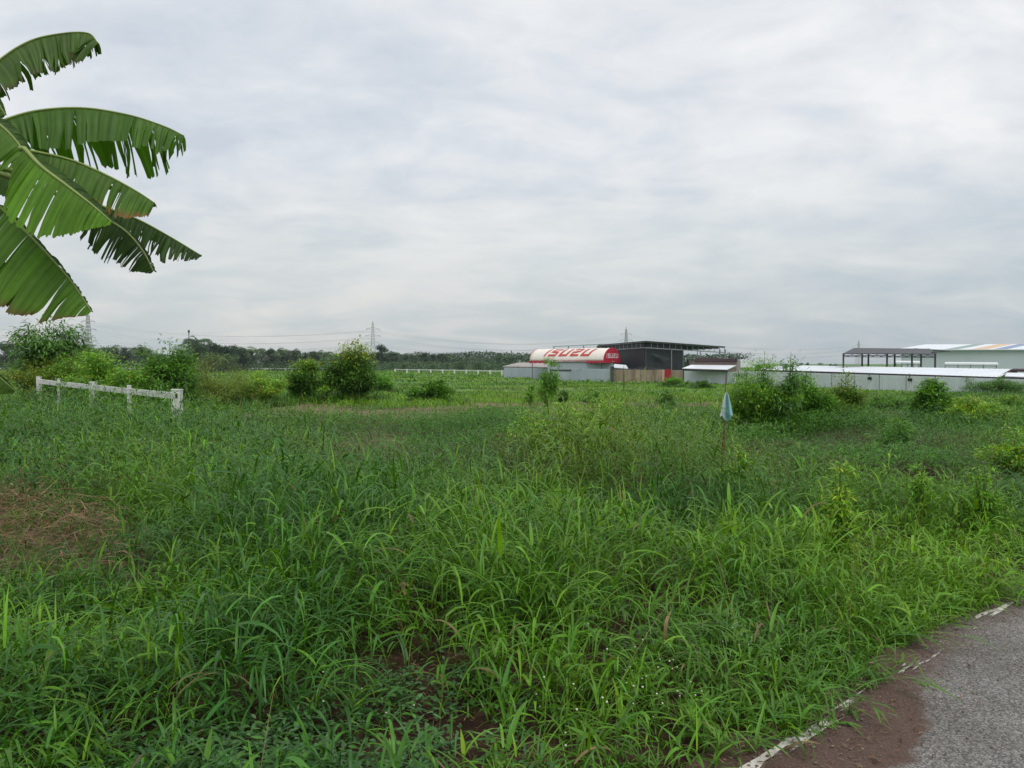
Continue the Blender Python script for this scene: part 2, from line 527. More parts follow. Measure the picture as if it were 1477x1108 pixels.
# ------------------------------------------------------------------ kinds of growth over the field
def blob(px, py, cx, cy, rx, ry):
    return np.exp(-(((px - cx) / rx) ** 2 + ((py - cy) / ry) ** 2) ** 1.5)
def zones(x, y):
    x, y = np.asarray(x, float), np.asarray(y, float)
    px, py = topx(x, np.maximum(y, 0.5))
    wob = (fbm(x * 1.3, y * 1.3, 21) - 0.5)
    px = px + wob * 110
    py = py + (fbm(x * 1.1 + 9, y * 1.1, 33) - 0.5) * 60
    z = {}
    B = lambda *a: blob(px, py, *a)
    z['bare'] = np.clip(B(640, 1085, 135, 75) + B(600, 970, 95, 42) + B(1010, 800, 45, 22) * .8 + B(735, 800, 60, 24) * .8
                        + B(880, 790, 40, 22) * .7 + B(330, 1110, 90, 40) * .5 + B(480, 668, 60, 14) * .6, 0, 1)
    z['straw'] = np.clip(B(0, 785, 190, 80) * (.6 + .4 * smooth(.35, .6, fbm(x * 1.7, y * 1.7, 19))) + B(150, 835, 90, 35) * .5 + B(545, 650, 60, 20) * .7, 0, 1)
    z['creep'] = np.clip(B(340, 1112, 260, 46) + B(600, 1015, 90, 28) * 0.45, 0, 1)
    z['feather'] = np.clip(B(680, 660, 150, 55) + B(1230, 660, 210, 60) + B(900, 628, 200, 16) * .8 + B(1420, 690, 120, 30) * .5, 0, 1)
    z['yellow'] = np.clip(B(830, 690, 100, 45) + B(1000, 690, 160, 45) * .35, 0, 1)
    z['lime'] = np.clip(B(1340, 850, 240, 110) + B(1430, 670, 90, 22) + B(560, 690, 150, 50) * .35 + B(1000, 1040, 260, 110) * .6 + B(500, 608, 200, 14) * .6, 0, 1)
    z['px'], z['py'] = px, py
    return z

# ------------------------------------------------------------------ ground, road
def axis(lo, f0, f1, hi, step, g=1.22):
    mid = list(np.arange(f0, f1 + 1e-6, step))
    up, s, v = [], step, f1
    while v < hi:
        s *= g; v += s; up.append(min(v, hi))
    dn, s, v = [], step, f0
    while v > lo:
        s *= g; v -= s; dn.append(max(v, lo))
    return np.array(dn[::-1] + mid + up)
gx = axis(-2500, -9, 9, 2500, 0.14)
gy = axis(-200, 1.0, 16, 3000, 0.14, 1.08)
GX, GY = np.meshgrid(gx, gy)
GZ = gz(GX, GY)
v = np.stack([GX, GY, GZ], -1).reshape(-1, 3)
nx, ny = len(gx), len(gy)
i = np.arange(nx * ny).reshape(ny, nx)
q = np.stack([i[:-1, :-1], i[:-1, 1:], i[1:, 1:], i[1:, :-1]], -1).reshape(-1, 4)
zz = zones(GX, GY)
px, py = topx(GX, np.maximum(GY, 0.5))
wv = (fbm(GX * .12, GY * .12, 3) - .5)
mead = smooth(33, 37, GY + wv * 8)
strip = smooth(21, 25, GY + wv * 6) * (1 - smooth(35, 39, GY + wv * 10)) * smooth(0.40, 0.56, fbm(GX * .2, GY * .25, 44) + 0.05)
fieldg = smooth(14, 24, GY) * 0.35
green = np.clip(np.maximum(mead, fieldg) - strip * 0.95, 0, 1)
dry = np.clip(zz['straw'] * .9 + strip, 0, 1)
pal = smooth(72, 84, GY + wv * 16) * (1 - smooth(100, 115, GY)) * .55 * smooth(.35, .6, fbm(GX * .04, GY * .1, 71)) + (smooth(45, 50, GY) * (1 - smooth(56, 62, GY))) * .25
cols = np.stack([green, dry, pal], -1).reshape(-1, 3)
tag(link('ground', np_mesh('ground', v, q, cols), M['ground'], None, True), kind='structure')

ru = np.concatenate([np.arange(-30, -2, 2.0), np.arange(-2, 6, 0.06), np.arange(6, 60, 2.0)])
rs = np.concatenate([np.arange(-0.10, 2.5, 0.06), np.arange(2.5, 6.1, 0.5)])
U, S_ = np.meshgrid(ru, rs)
edge = (fbm(U * 2.2, S_ * 0, 61) - 0.5) * 0.20
So = S_ + edge * (1 - smooth(0, 0.6, S_))
X = RP[0] + RU[0] * U + RN[0] * So
Y = RP[1] + RU[1] * U + RN[1] * So
v = np.stack([X, Y, np.full_like(X, 0.0)], -1).reshape(-1, 3)
i = np.arange(U.size).reshape(U.shape)
q = np.stack([i[:-1, :-1], i[1:, :-1], i[1:, 1:], i[:-1, 1:]], -1).reshape(-1, 4)
dirt = 0.34 * (1 - smooth(0.02, 0.40, S_)) * smooth(2.3, 0.2, U) + 0.50 * (1 - smooth(0.22, 0.52, S_ + (fbm(U * 3, S_ * 3, 91, 4) - .5) * .8)) * smooth(1.15, 0.65, U) + 0.30 * (1 - smooth(0.0, 0.5, S_)) + 0.12
tag(link('road', np_mesh('road', v, q, np.stack([dirt, dirt * 0, dirt * 0], -1).reshape(-1, 3)), M['asphalt'], None, True), kind='structure')
ru = np.arange(-4, 12, 0.05)
rs = np.array([0.03, 0.05, 0.08, 0.10])
U, S_ = np.meshgrid(ru, rs)
So = S_ + (fbm(U * 5, S_ * 40, 77) - .5) * 0.035
X = RP[0] + RU[0] * U + RN[0] * So
Y = RP[1] + RU[1] * U + RN[1] * So
v = np.stack([X, Y, np.full_like(X, 0.005)], -1).reshape(-1, 3)
i = np.arange(U.size).reshape(U.shape)
q = np.stack([i[:-1, :-1], i[1:, :-1], i[1:, 1:], i[:-1, 1:]], -1).reshape(-1, 4)
tag(link('road_marking', np_mesh('road_marking', v, q), M['paint']), kind='structure')

# ------------------------------------------------------------------ far buildings
GZF = -1.4
def gpt(px, Y, z=GZF):
    return Vector((colX(px, Y), Y, z))
def corrugated(a, b, z0, h, pitch=0.25, amp=0.03, ztop=None):
    a, b = Vector(a), Vector(b)
    d = Vector((b.x - a.x, b.y - a.y, 0)); Ln = d.length; d.normalize()
    nrm = Vector((d.y, -d.x, 0))
    n = int(Ln / (pitch / 4))
    vs, fs = [], []
    for k in range(n + 1):
        s = Ln * k / n
        ph = k % 4
        off = amp * (1 if ph in (1, 2) else -1)
        p = a + d * s + nrm * off
        t = s / Ln
        ht = (ztop[0] * (1 - t) + ztop[1] * t) if ztop else z0 + h
        vs += [(p.x, p.y, z0), (p.x, p.y, ht)]
    for k in range(n):
        fs.append((2 * k, 2 * k + 2, 2 * k + 3, 2 * k + 1))
    return vs, fs
def fence(name, label, a, b, h, mat, parts=1, ztop=None, post_mat=None, cat='fence'):
    root = empty(name, (a.x, a.y, GZF))
    tag(root, label, cat, 'sheet metal fences')
    for k in range(parts):
        p, q_ = a.lerp(b, k / parts), a.lerp(b, (k + 1) / parts)
        zt = None
        if ztop:
            zt = (ztop[0] + (ztop[1] - ztop[0]) * k / parts, ztop[0] + (ztop[1] - ztop[0]) * (k + 1) / parts)
        elif parts > 1:
            zt = (GZF + h + random.uniform(-.05, .05),) * 2
        mb = MB(root.location)
        mb.add(*corrugated(p, q_ - (q_ - p) * 0.004, GZF - 0.1, h + 0.1, ztop=zt))
        mb.build('sheet_panel', mat[k % len(mat)] if isinstance(mat, list) else mat, root)
    d = (b - a).normalized(); nrm = Vector((-d.y, d.x, 0)) * 0.12
    n = max(2, int((b - a).length / 6))
    for k in range(n + 1):
        p = a.lerp(b, k / n) + nrm
        mb = MB(root.location)
        mb.box((p.x, p.y, GZF + h * 0.45), (0.1, 0.1, h * 0.9))
        mb.build('post', M['steel_dark'], root)
    return root
A0, A1 = gpt(727, 168), gpt(880, 128)
B0, B1 = gpt(885.5, 127), gpt(985, 120)
C1 = gpt(1064, 112)
D1 = gpt(1500, 70)
fence('sheet_fence', 'pale blue grey sheet metal fence under the barrel canopy', A0, A1, 2.1, M['sheet_blue'], 4)
fb = fence('sheet_fence', 'rust stained beige sheet fence with one red panel below the dark steel building', B0, B1, 2.0, M['sheet_rust'], 5)
mb = MB(fb.location)
p0, p1 = gpt(958.5, 121.6), gpt(967.5, 121.0)
mb.add(*corrugated(p0 + Vector((0, -.1, 0)), p1 + Vector((0, -.1, 0)), GZF, 2.06, 0.4, 0.015))
mb.build('red_panel', plain('red_sheet', (0.36, 0.008, 0.018), 0.5, 0.1), fb)
mb = MB(fb.location)
p0, p1 = gpt(954.7, 121.8), gpt(958, 121.6)
mb.add(*corrugated(p0 + Vector((0, -.1, 0)), p1 + Vector((0, -.1, 0)), GZF, 2.03, 0.3, 0.015))
mb.build('pink_panel', plain('pink_sheet', (0.62, 0.36, 0.31), 0.5, 0.1), fb)
mb = MB(fb.location)
p0 = gpt(883, 126.6)
mb.box((p0.x, p0.y, GZF + 1.2), (0.55, 0.5, 2.4)); mb.box((p0.x, p0.y, GZF + 2.44), (0.68, 0.62, 0.09))
mb.build('gate_post', M['steel_dark'], fb)
fence('sheet_fence', 'pale grey sheet fence under the small white awning', B1 + Vector((.15, -.1, 0)), C1, 1.85, M['sheet_white'], 3)
fence('sheet_fence', 'long whitish corrugated fence under the long white roof at the right', C1 + Vector((.15, -.1, 0)), D1, 1.75, [M['sheet_white'], M['sheet_white'], plain('newer_sheet', (0.60, 0.64, 0.65), .45, .08, .7, (1, 1, .15))], 12, ztop=(0.55, 0.15))

# barrel vaulted canopy with lettering
near_c = Vector((colX(882.5, 139), 139, 2.0)); ax = Vector((-0.73, 0.683, 0)); wv_ = Vector((0.683, 0.73, 0))
CL, CR, CH = 17.0, 2.5, 2.28
root = empty('barrel_canopy', (near_c.x, near_c.y, GZF))
tag(root, 'white barrel vaulted canopy with big red lettering and a red rounded end', 'canopy')
def vault(s, th, off=0.0, hook=0.0):
    # th from 0 (front eave) to pi (rear eave)
    return near_c + ax * s - wv_ * ((CR + off) * math.cos(th)) + Vector((0, 0, (CH + off) * math.sin(th)))
vs, fs = [], []
NS, NT = 24, 20
for a_ in range(NS + 1):
    for t_ in range(NT + 1):
        sag = 0.035 * math.sin(a_ / NS * math.pi * 6) ** 2
        vs.append(vault(CL * a_ / NS, math.pi * t_ / NT, -sag))
for a_ in range(NS):
    for t_ in range(NT):
        k = a_ * (NT + 1) + t_
        fs.append((k, k + 1, k + NT + 2, k + NT + 1))
mb = MB(root.location); mb.add(vs, fs); cv = mb.build('canvas_top', M['canvas'], root, True)
so = cv.modifiers.new('thickness', 'SOLIDIFY'); so.thickness = 0.03; so.offset = -1
def end_wall(s, out):
    mb = MB(root.location)
    vs = [near_c + ax * s + Vector((0, 0, -0.35))]
    arc = [near_c + ax * s - wv_ * (CR + .03) + Vector((0, 0, -0.35))] + [vault(s, math.pi * t / 24, 0.03) for t in range(25)] + [near_c + ax * s + wv_ * (CR + .03) + Vector((0, 0, -0.35))]
    back = [p - ax * out for p in [vs[0]] + arc]
    n = len(arc)
    fs = [(0, k + 2, k + 1) for k in range(n - 1)] + [(n + 1, n + 1 + k + 1, n + 1 + k + 2) for k in range(n - 1)]
    fs += [(k + 1, k + 2, n + 1 + k + 2, n + 1 + k + 1) for k in range(n - 1)]
    mb.add(vs + arc + back, fs)
    return mb.build('end_wall', M['red'], root)
ew = end_wall(-0.02, 0.06)
ew2 = end_wall(CL + 0.08, 0.06)
for t_, dr in ((0.0, 0), (math.pi, 0)):
    mb = MB(root.location)
    for k in range(30):
        p, q_ = vault(CL * k / 30, t_, 0.03), vault(CL * (k + 1) / 30, t_, 0.03)
        sc = 0.30 + 0.12 * (k % 2)
        mb.panel([p + Vector((0, 0, .05)), q_ + Vector((0, 0, .05)), q_ - Vector((0, 0, sc)), p - Vector((0, 0, sc))], 0.02)
    mb.build('valance', M['red'], root)
for s_ in (0.4, 7.5, 16.4):
    for t_ in (0.06, math.pi - 0.06):
        p = vault(s_, t_, -0.08)
        mb = MB(root.location); mb.tube([(p.x, p.y, GZF - .05), (p.x, p.y, p.z)], 0.06, 8); mb.build('post', M['steel_dark'], root)
LET = {'I': [((.5, 0), (.5, 1))],
       'S': [((.98, .9), (.14, .9)), ((.14, .9), (.14, .56)), ((.14, .56), (.86, .44)), ((.86, .44), (.86, .1)), ((.86, .1), (.02, .1))],
       'U': [((.12, 1), (.12, .12)), ((.12, .1), (.88, .1)), ((.88, .12), (.88, 1))],
       'Z': [((.02, .9), (.86, .9)), ((.86, .9), (.86, .56)), ((.86, .56), (.14, .44)), ((.14, .44), (.14, .1)), ((.14, .1), (.98, .1))]}
def letter_cells(text, nxc=14, nyc=14, gap=0.32, th=0.125):
    """cells (u0,u1,v0,v1) in units of letter height inside the strokes, without overlaps"""
    out, x0 = [], 0.0
    for ch_i, ch in enumerate(text):
        wd = 0.36 if ch == 'I' else 1.22
        n = max(4, int(nxc * wd))
        for a_ in range(n):
            for b_ in range(nyc):
                u, v_ = (a_ + .5) / n, (b_ + .5) / nyc
                ok = False
                for (p, q_) in LET[ch]:
                    px_, py_ = (p[0] - .5) * wd, p[1]; qx, qy = (q_[0] - .5) * wd, q_[1]
                    ux, uy = (u - .5) * wd, v_
                    L2 = (qx - px_) ** 2 + (qy - py_) ** 2
                    t = max(0, min(1, ((ux - px_) * (qx - px_) + (uy - py_) * (qy - py_)) / L2))
                    if max(abs(ux - px_ - t * (qx - px_)), abs(uy - py_ - t * (qy - py_))) < th:
                        ok = True
                if ok:
                    out.append((x0 + wd * a_ / n, x0 + wd * (a_ + 1) / n, b_ / nyc, (b_ + 1) / nyc, ch_i))
        x0 += wd + gap
    return out, x0 - gap
cells, tw_ = letter_cells('ISUZU')
def on_canvas(u, v_):
    return vault(13.9 - (u / tw_) * 10.6 - v_ * 0.95, R(22) + v_ * R(46), 0.03)
def on_end(u, v_):
    return near_c - ax * 0.11 + wv_ * ((u / tw_ - .5) * 3.4) + Vector((0, 0, 0.5 + v_ * 0.8))
for fn, mt_, par in ((on_canvas, M['letter_red'], cv), (on_end, M['letter_white'], ew)):
    for k in range(5):
        mb = MB(root.location)
        for (u0, u1, v0, v1, ci) in cells:
            if ci == k:
                mb.add([fn(u0, v0), fn(u1, v0), fn(u1, v1), fn(u0, v1)], [(0, 1, 2, 3)])
        mb.build('letter', mt_, par)

# grey walled shed in the shade of the canopy and the low shed left of it
root = empty('grey_shed', tuple(gpt(845, 140)))
tag(root, 'flat grey blue shed wall seen between barrel canopy and fence', 'shed')
mb = MB(root.location); mb.panel([gpt(790, 141), gpt(884, 139), gpt(884, 139, 1.75), gpt(790, 141, 1.75)], 0.12); mb.build('wall', plain('shed_wall', (0.34, 0.39, 0.43), .6, .08, .5), root)
mb = MB(root.location); mb.slab([gpt(788, 140.8, 1.95), gpt(886, 138.8, 1.95), gpt(890, 146, 2.1), gpt(790, 148, 2.1)], 0.1); mb.build('roof', M['roof_rust'], root)
mb = MB(root.location); mb.panel([gpt(793, 141 - .1, .2), gpt(884, 139 - .1, .2), gpt(884, 139 - .1, .48), gpt(793, 141 - .1, .48)], 0.05); mb.build('dark_band', M['steel_dark'], root)
root = empty('lean_to_shed', tuple(gpt(762, 182)))
tag(root, 'low shed with weathered rusty roof at the left end of the buildings', 'shed')
mb = MB(root.location); mb.slab([gpt(725, 187, rowZ(528.5, 187)), gpt(802, 160, rowZ(529.5, 160)), gpt(800, 172, rowZ(522.5, 172)), gpt(748, 196, rowZ(523, 196))], 0.18); mb.build('roof', M['roof_rust'], root)
mb = MB(root.location); mb.panel([gpt(726, 187.5), gpt(802, 160.5), gpt(802, 160.5, .6), gpt(726, 187.5, .6)], 0.15); mb.build('wall', M['sheet_blue'], root)
mb = MB(root.location); mb.panel([gpt(726, 187.3, .1), gpt(802, 160.3, .1), gpt(802, 160.3, .62), gpt(726, 187.3, .62)], 0.1); mb.build('eave_board', M['fascia'], root)

# dark open steel building, its corner towards the camera
root = empty('steel_building', tuple(gpt(932, 132)))
tag(root, 'large dark steel frame building with flat roof and hanging black sheeting', 'building')
k0, kl, kr = gpt(931, 133, 5.35), gpt(862, 152, 5.1), gpt(1046, 150, 4.75)
kb = kl + (kr - k0)
mb = MB(root.location); mb.slab([k0, kr + (kr - k0) * .0, kb, kl], 0.16); mb.build('roof', M['steel_dark'], root)
def truss(a, b, top, dep, n, w=0.09, flat=0.0):
    mbc = MB(root.location); mbc.bar(a - Vector((0, 0, top + .06)), b - Vector((0, 0, top + .06)), .12, .12)
    mbc.bar(a - Vector((0, 0, dep)), b - Vector((0, 0, dep)), .16, .16); mbc.build('beam', M['steel_grey'], root)
    for k in range(n + 1):
        p = a.lerp(b, k / n)
        mbv = MB(root.location)
        mbv.bar(p - Vector((0, 0, top + .13)), p - Vector((0, 0, dep - .085)), w, w)
        mbv.build('strut', M['steel_grey'], root)
inl = Vector((0.0, 0.6, 0))
truss(k0 + inl, kl + inl, .16, 1.15, 12)
truss(k0 + inl, kr + inl, .16, 1.15, 14)
e1 = k0.lerp(kr, .46)
for a_, b_, d_ in ((k0, kl, 1.4), (k0, e1, 1.4)):
    mb = MB(root.location)
    a2, b2 = a_ + Vector((0, d_, 0)), b_ + Vector((0, d_, 0))
    n = 18
    vs, fs = [], []
    for k in range(n + 1):
        p = a2.lerp(b2, k / n) + Vector((0, 0.12 * math.sin(k * 1.9), 0))
        for z_ in (p.z - .25, 2.4, 0.6, GZF + .02):
            vs.append((p.x, p.y + 0.10 * math.sin(k * 2.7 + z_ * 3), z_))
    for k in range(n):
        for r_ in range(3):
            fs.append((4 * k + r_, 4 * k + 4 + r_, 4 * k + 5 + r_, 4 * k + 1 + r_))
    mb.add(vs, fs); mb.build('hanging_sheet', M['tarp'], root, True)
mb = MB(root.location)
a2, b2 = e1 + Vector((0, 1.4, 0)), e1 + (kl - k0) + Vector((0, -.5, 0))
mb.panel([(a2.x, a2.y, GZF), (b2.x, b2.y, GZF), (b2.x, b2.y, 4.6), (a2.x, a2.y, 4.6)], .08); mb.build('hanging_sheet', M['tarp'], root)
mb = MB(root.location)
a2, b2 = kl + Vector((0, 1.4, 0)), kl + (e1 - k0) + Vector((0, -1.4, 0))
mb.panel([(a2.x, a2.y, GZF), (b2.x, b2.y, GZF), (b2.x, b2.y, 4.9), (a2.x, a2.y, 4.9)], .08); mb.build('hanging_sheet', M['tarp'], root)
# a torn fold of greener cloth on the right-hand sheet
mb = MB(root.location)
pa, pb, pc, pd = (P(940, 509, 135.0), P(966, 518, 138.2), P(957, 522.5, 137.3), P(945, 514, 135.6))
mb.panel([pa, pb, pc, pd], 0.04); mb.build('torn_cloth', plain('grey_green_cloth', (0.035, 0.046, 0.05), .7, .3, .4), root)
for px_, Y_ in ((931.5, 133.7), (968.5, 138.6), (1006, 144), (1038.5, 149), (863.5, 152.5), (984, 141)):
    p = gpt(px_, Y_)
    mb = MB(root.location); mb.box((p.x, p.y, (GZF + 4.1) / 2), (.13, .13, 4.1 - GZF)); mb.build('column', M['steel_grey'] if px_ in (968.5, 1006, 1038.5) else M['steel_dark'], root)
for px_, Y_ in ((1046, 163), (985, 165), (1010, 168)):
    p = gpt(px_, Y_)
    mb = MB(root.location); mb.box((p.x, p.y, (GZF + 4.4) / 2), (.22, .22, 4.4 - GZF)); mb.build('column', M['steel_grey'], root)
for t_ in (.12, .24, .36, .48, .6, .72, .84):
    mb = MB(root.location); a_, b_ = k0.lerp(kl, t_), kr.lerp(kb, t_); mb.bar(a_ + Vector((0, .3, -.29)), b_ + Vector((0, 0, -.29)), .12, .25); mb.build('rafter', M['steel_dark'], root)
root = empty('dark_lean_to', tuple(gpt(905, 129)))
tag(root, 'low dark lean-to with grey sheet roof between red canopy end and fence', 'shed')
mb = MB(root.location); mb.slab([gpt(884, 129.2, rowZ(530, 129.2)), gpt(906, 128, rowZ(531.5, 128)), gpt(903, 132, rowZ(526.5, 132)), gpt(886, 132, rowZ(525, 132))], .1); mb.build('roof', M['sheet_white'], root)
for px_ in (905, 915, 925, 940, 950):
    p = gpt(px_, 129.5)
    mb = MB(root.location); zt = rowZ(531 + random.uniform(-1, 1), 129.5)
    mb.box((p.x, p.y, (GZF + zt) / 2), (1.0, .5, zt - GZF)); mb.box((p.x + .3, p.y - .3, (GZF + zt) / 2 - .1), (.7, .1, zt - GZF - .3)); mb.build('stacked_board', M['steel_dark'], root)

# pale roof far behind the canopy
root = empty('far_open_shed', tuple(gpt(830, 210)))
tag(root, 'thin pale flat roofed shed far behind the lettered canopy', 'shed')
mb = MB(root.location); mb.slab([gpt(797, 210, rowZ(499.3, 210)), gpt(866, 200, rowZ(496, 200)), gpt(870, 222, rowZ(495.2, 222)), gpt(800, 230, rowZ(498.2, 230))], .25); mb.build('roof', plain('pale_far_roof', (.42, .47, .48), .5, .06), root)
for px_, Y_ in ((799, 211), (820, 208), (842, 205), (863, 202)):
    p = gpt(px_, Y_); zt = rowZ(499.5 - (px_ - 797) * .047, Y_)
    mb = MB(root.location); mb.box((p.x, p.y + .4, (GZF + zt - .2) / 2), (.2, .2, zt - .2 - GZF)); mb.build('post', M['steel_grey'], root)

# stall with white awning
root = empty('stall', tuple(gpt(1025, 118)))
tag(root, 'small brown stall with dark red top board and white slanted awning', 'stall')
S0 = 117.0
mb = MB(root.location); mb.panel([gpt(1000, S0 + 2), gpt(1062, S0 - 1), gpt(1062, S0 - 1, rowZ(521, S0 - 1)), gpt(1000, S0 + 2, rowZ(521, S0 + 2))], .1); mb.build('wall', M['brown_wall'], root)
mb = MB(root.location); mb.panel([gpt(1062.4, S0 - 1), gpt(1068, S0 + 3), gpt(1068, S0 + 3, rowZ(519, S0 + 3)), gpt(1062.4, S0 - 1, rowZ(519, S0 - 1))], .1); mb.build('side_wall', plain('grey_brown_wall', (.27, .25, .24), .7, .2, .8), root)
mb = MB(root.location); mb.panel([gpt(1001, S0 + 1.7, rowZ(521.5, S0 + 1.7)), gpt(1063, S0 - 1.3, rowZ(522, S0 - 1.3)), gpt(1063, S0 - 1.3, rowZ(517.3, S0 - 1.3)), gpt(1003, S0 + 1.7, rowZ(516.3, S0 + 1.7))], .25); mb.build('top_board', M['fascia'], root)
mb = MB(root.location); mb.slab([gpt(984, S0 - .5, rowZ(531.2, S0 - .5)), gpt(1049, S0 - 4.5, rowZ(533, S0 - 4.5)), gpt(1062, S0 - 1.6, rowZ(527, S0 - 1.6)), gpt(997, S0 + 1.4, rowZ(526.3, S0 + 1.4))], .06); mb.build('awning', M['roof_white'], root)
mb = MB(root.location); mb.panel([gpt(984.5, S0 - .4, rowZ(534.7, S0 - .4)), gpt(1049, S0 - 4.4, rowZ(537, S0 - 4.4)), gpt(1049, S0 - 4.4, rowZ(534, S0 - 4.4)), gpt(984.5, S0 - .4, rowZ(532.2, S0 - .4))], .08); mb.build('awning_beam', M['steel_dark'], root)
for px_, Y_ in ((986, S0), (1048, S0 - 4)):
    p = gpt(px_, Y_); mb = MB(root.location); zt = rowZ(534, Y_); mb.box((p.x, p.y + .1, (GZF + zt) / 2), (.1, .1, zt - GZF)); mb.build('post', M['steel_dark'], root)
root = empty('pink_hut', tuple(gpt(998, 150)))
tag(root, 'small pale pink hut behind the stall', 'hut')
mb = MB(root.location); p = gpt(998, 150); mb.box((p.x, p.y, (GZF + 2.1) / 2), (1.6, 2, 2.1 - GZF)); mb.build('wall', plain('pink_wall', (.52, .40, .40), .7, .1), root)
mb = MB(root.location); mb.box((p.x, p.y, 2.2), (2, 2.4, .18)); mb.build('roof', M['roof_rust'], root)

# white dome tent
root = empty('white_tent', tuple(gpt(1076, 150)))
tag(root, 'white rounded tent top between the stall and the long shed', 'tent')
c0 = gpt(1076, 150)
vs, fs = [], []
for a_ in range(9):
    for t_ in range(17):
        th = math.pi * t_ / 16
        vs.append((c0.x - 1.7 * math.cos(th), c0.y + a_ * .7, GZF + 2.2 + 1.5 * math.sin(th)))
for a_ in range(8):
    for t_ in range(16):
        k = a_ * 17 + t_
        fs.append((k, k + 1, k + 18, k + 17))
mb = MB(root.location); mb.add(vs, fs); mb.add(vs[:17], [tuple(range(17))[::-1]]); mb.build('tent_top', M['roof_white'], root, False)
for sx in (-1.66, 1.66):
    for yy in (.1, 5.5):
        mb = MB(root.location)
        mb.box((c0.x + sx, c0.y + yy, GZF + 1.1), (.08, .08, 2.2))
        mb.build('tent_leg', M['steel_grey'], root)

# long white roofed shed along the right-hand fence
root = empty('long_shed', tuple(gpt(1280, 92)))
tag(root, 'long low shed with white metal roof and dark eave board behind the right fence', 'shed')
def fy(px_):                # depth of the fence line behind a picture column
    a_, b_ = C1, D1
    k = (px_ - CX) / F
    t = (k * a_.y - a_.x) / ((b_.x - a_.x) - k * (b_.y - a_.y))
    return a_.y + t * (b_.y - a_.y)
eL, eR = (1088, 532.8), (1443, 544.0)
YL, YR = fy(eL[0]) + .8, fy(eR[0]) + .8
roofq = [P(eL[0], eL[1], YL), P(eR[0], eR[1], YR), P(1462, 532.5, YR + 7.0), P(1128, 526.8, YL + 8)]
mb = MB(root.location)
N = 60                      # standing seams
for k in range(N):
    a_, b_ = roofq[0].lerp(roofq[1], k / N), roofq[3].lerp(roofq[2], k / N)
    a2, b2 = roofq[0].lerp(roofq[1], (k + 1) / N), roofq[3].lerp(roofq[2], (k + 1) / N)
    m1, m2 = a_.lerp(a2, .9) , b_.lerp(b2, .9)
    mb.add([a_, m1, m2, b_], [(0, 1, 2, 3)])
    up = Vector((0, 0, .04))
    mb.add([m1, m1 + up, m2 + up, m2, a2, a2 + up, b2 + up, b2], [(0, 1, 2, 3), (1, 5, 6, 2), (5, 4, 7, 6), (0, 4, 5, 1)])
mb.build('roof', M['roof_white'], root)
mb = MB(root.location)
f0, f1 = roofq[0] + Vector((0, .05, -.03)), roofq[1] + Vector((0, .05, -.03))
mb.panel([f0 - Vector((0, 0, .50)), f1 - Vector((0, 0, .46)), f1, f0], .06); mb.build('eave_board', M['fascia'], root)
for k in range(9):
    p = roofq[0].lerp(roofq[1], k / 8)
    mb = MB(root.location); mb.box((p.x, p.y + .5, (GZF + p.z - .2) / 2), (.14, .14, p.z - .2 - GZF)); mb.build('post', M['steel_dark'], root)
mb = MB(root.location)
bk = [roofq[3], roofq[2]]
mb.panel([(bk[0].x, bk[0].y, GZF), (bk[1].x, bk[1].y, GZF), bk[1] - Vector((0, 0, .08)), bk[0] - Vector((0, 0, .08))], .1); mb.build('rear_wall', M['sheet_white'], root)
for px_ in (1163, 1254, 1312):           # floodlights hung under the eave
    Y_ = fy(px_) - .12
    z_ = rowZ(536.5 + (px_ - 1088) * .031 + 2.8, Y_)
    lp = empty('floodlight', (colX(px_, Y_), Y_, z_))
    tag(lp, {1163: 'small dark floodlight on whitish fence near the tall sapling', 1254: 'small dark floodlight on whitish fence left of the darker shrub', 1312: 'small dark floodlight on whitish fence above the leafy shrub at the right'}[px_], 'floodlight', 'floodlights along the fence')
    mb = MB(lp.location); mb.box((lp.location.x, Y_ - .1, z_ - .12), (.42, .14, .3)); mb.build('lamp_housing', M['black'], lp)
    mb = MB(lp.location); mb.bar((lp.location.x, Y_, z_ + .1), (lp.location.x, Y_ + .12, z_ + .5), .07); mb.build('bracket', M['steel_dark'], lp)
root = empty('gabled_shed', tuple(gpt(1475, 76)))
tag(root, 'dark gabled end shed with white roof at the right edge of the picture', 'shed')
mb = MB(root.location); mb.slab([P(1449, 542.5, 73.5), P(1520, 545.2, 70), P(1520, 538.5, 73.5), P(1452, 537.6, 77.5)], .08); mb.build('roof', M['roof_white'], root)
mb = MB(root.location); mb.panel([P(1449, 548, 73.4), P(1520, 550, 69.9), P(1520, 546, 69.9), P(1449, 543.6, 73.4)], .08); mb.build('eave_board', M['steel_dark'], root)
mb = MB(root.location); mb.slab([P(1458, 533, 78.5), P(1525, 533.5, 78.5), P(1525, 532, 81), P(1462, 531.6, 81)], .22); mb.build('ridge_roof', M['fascia'], root)
mb = MB(root.location); mb.panel([P(1443, 541, 76.6), P(1468, 537, 79.2), P(1460, 533, 79.2), P(1458, 532.8, 78.9)], .12); mb.build('gable', M['fascia'], root)
for px_, Y_ in ((1451, 74), (1515, 71), (1462, 80), (1520, 80)):
    p = gpt(px_, Y_); mb = MB(root.location); mb.box((p.x, p.y + .2, (GZF + .3) / 2), (.14, .14, .3 - GZF)); mb.build('post', M['steel_dark'], root)

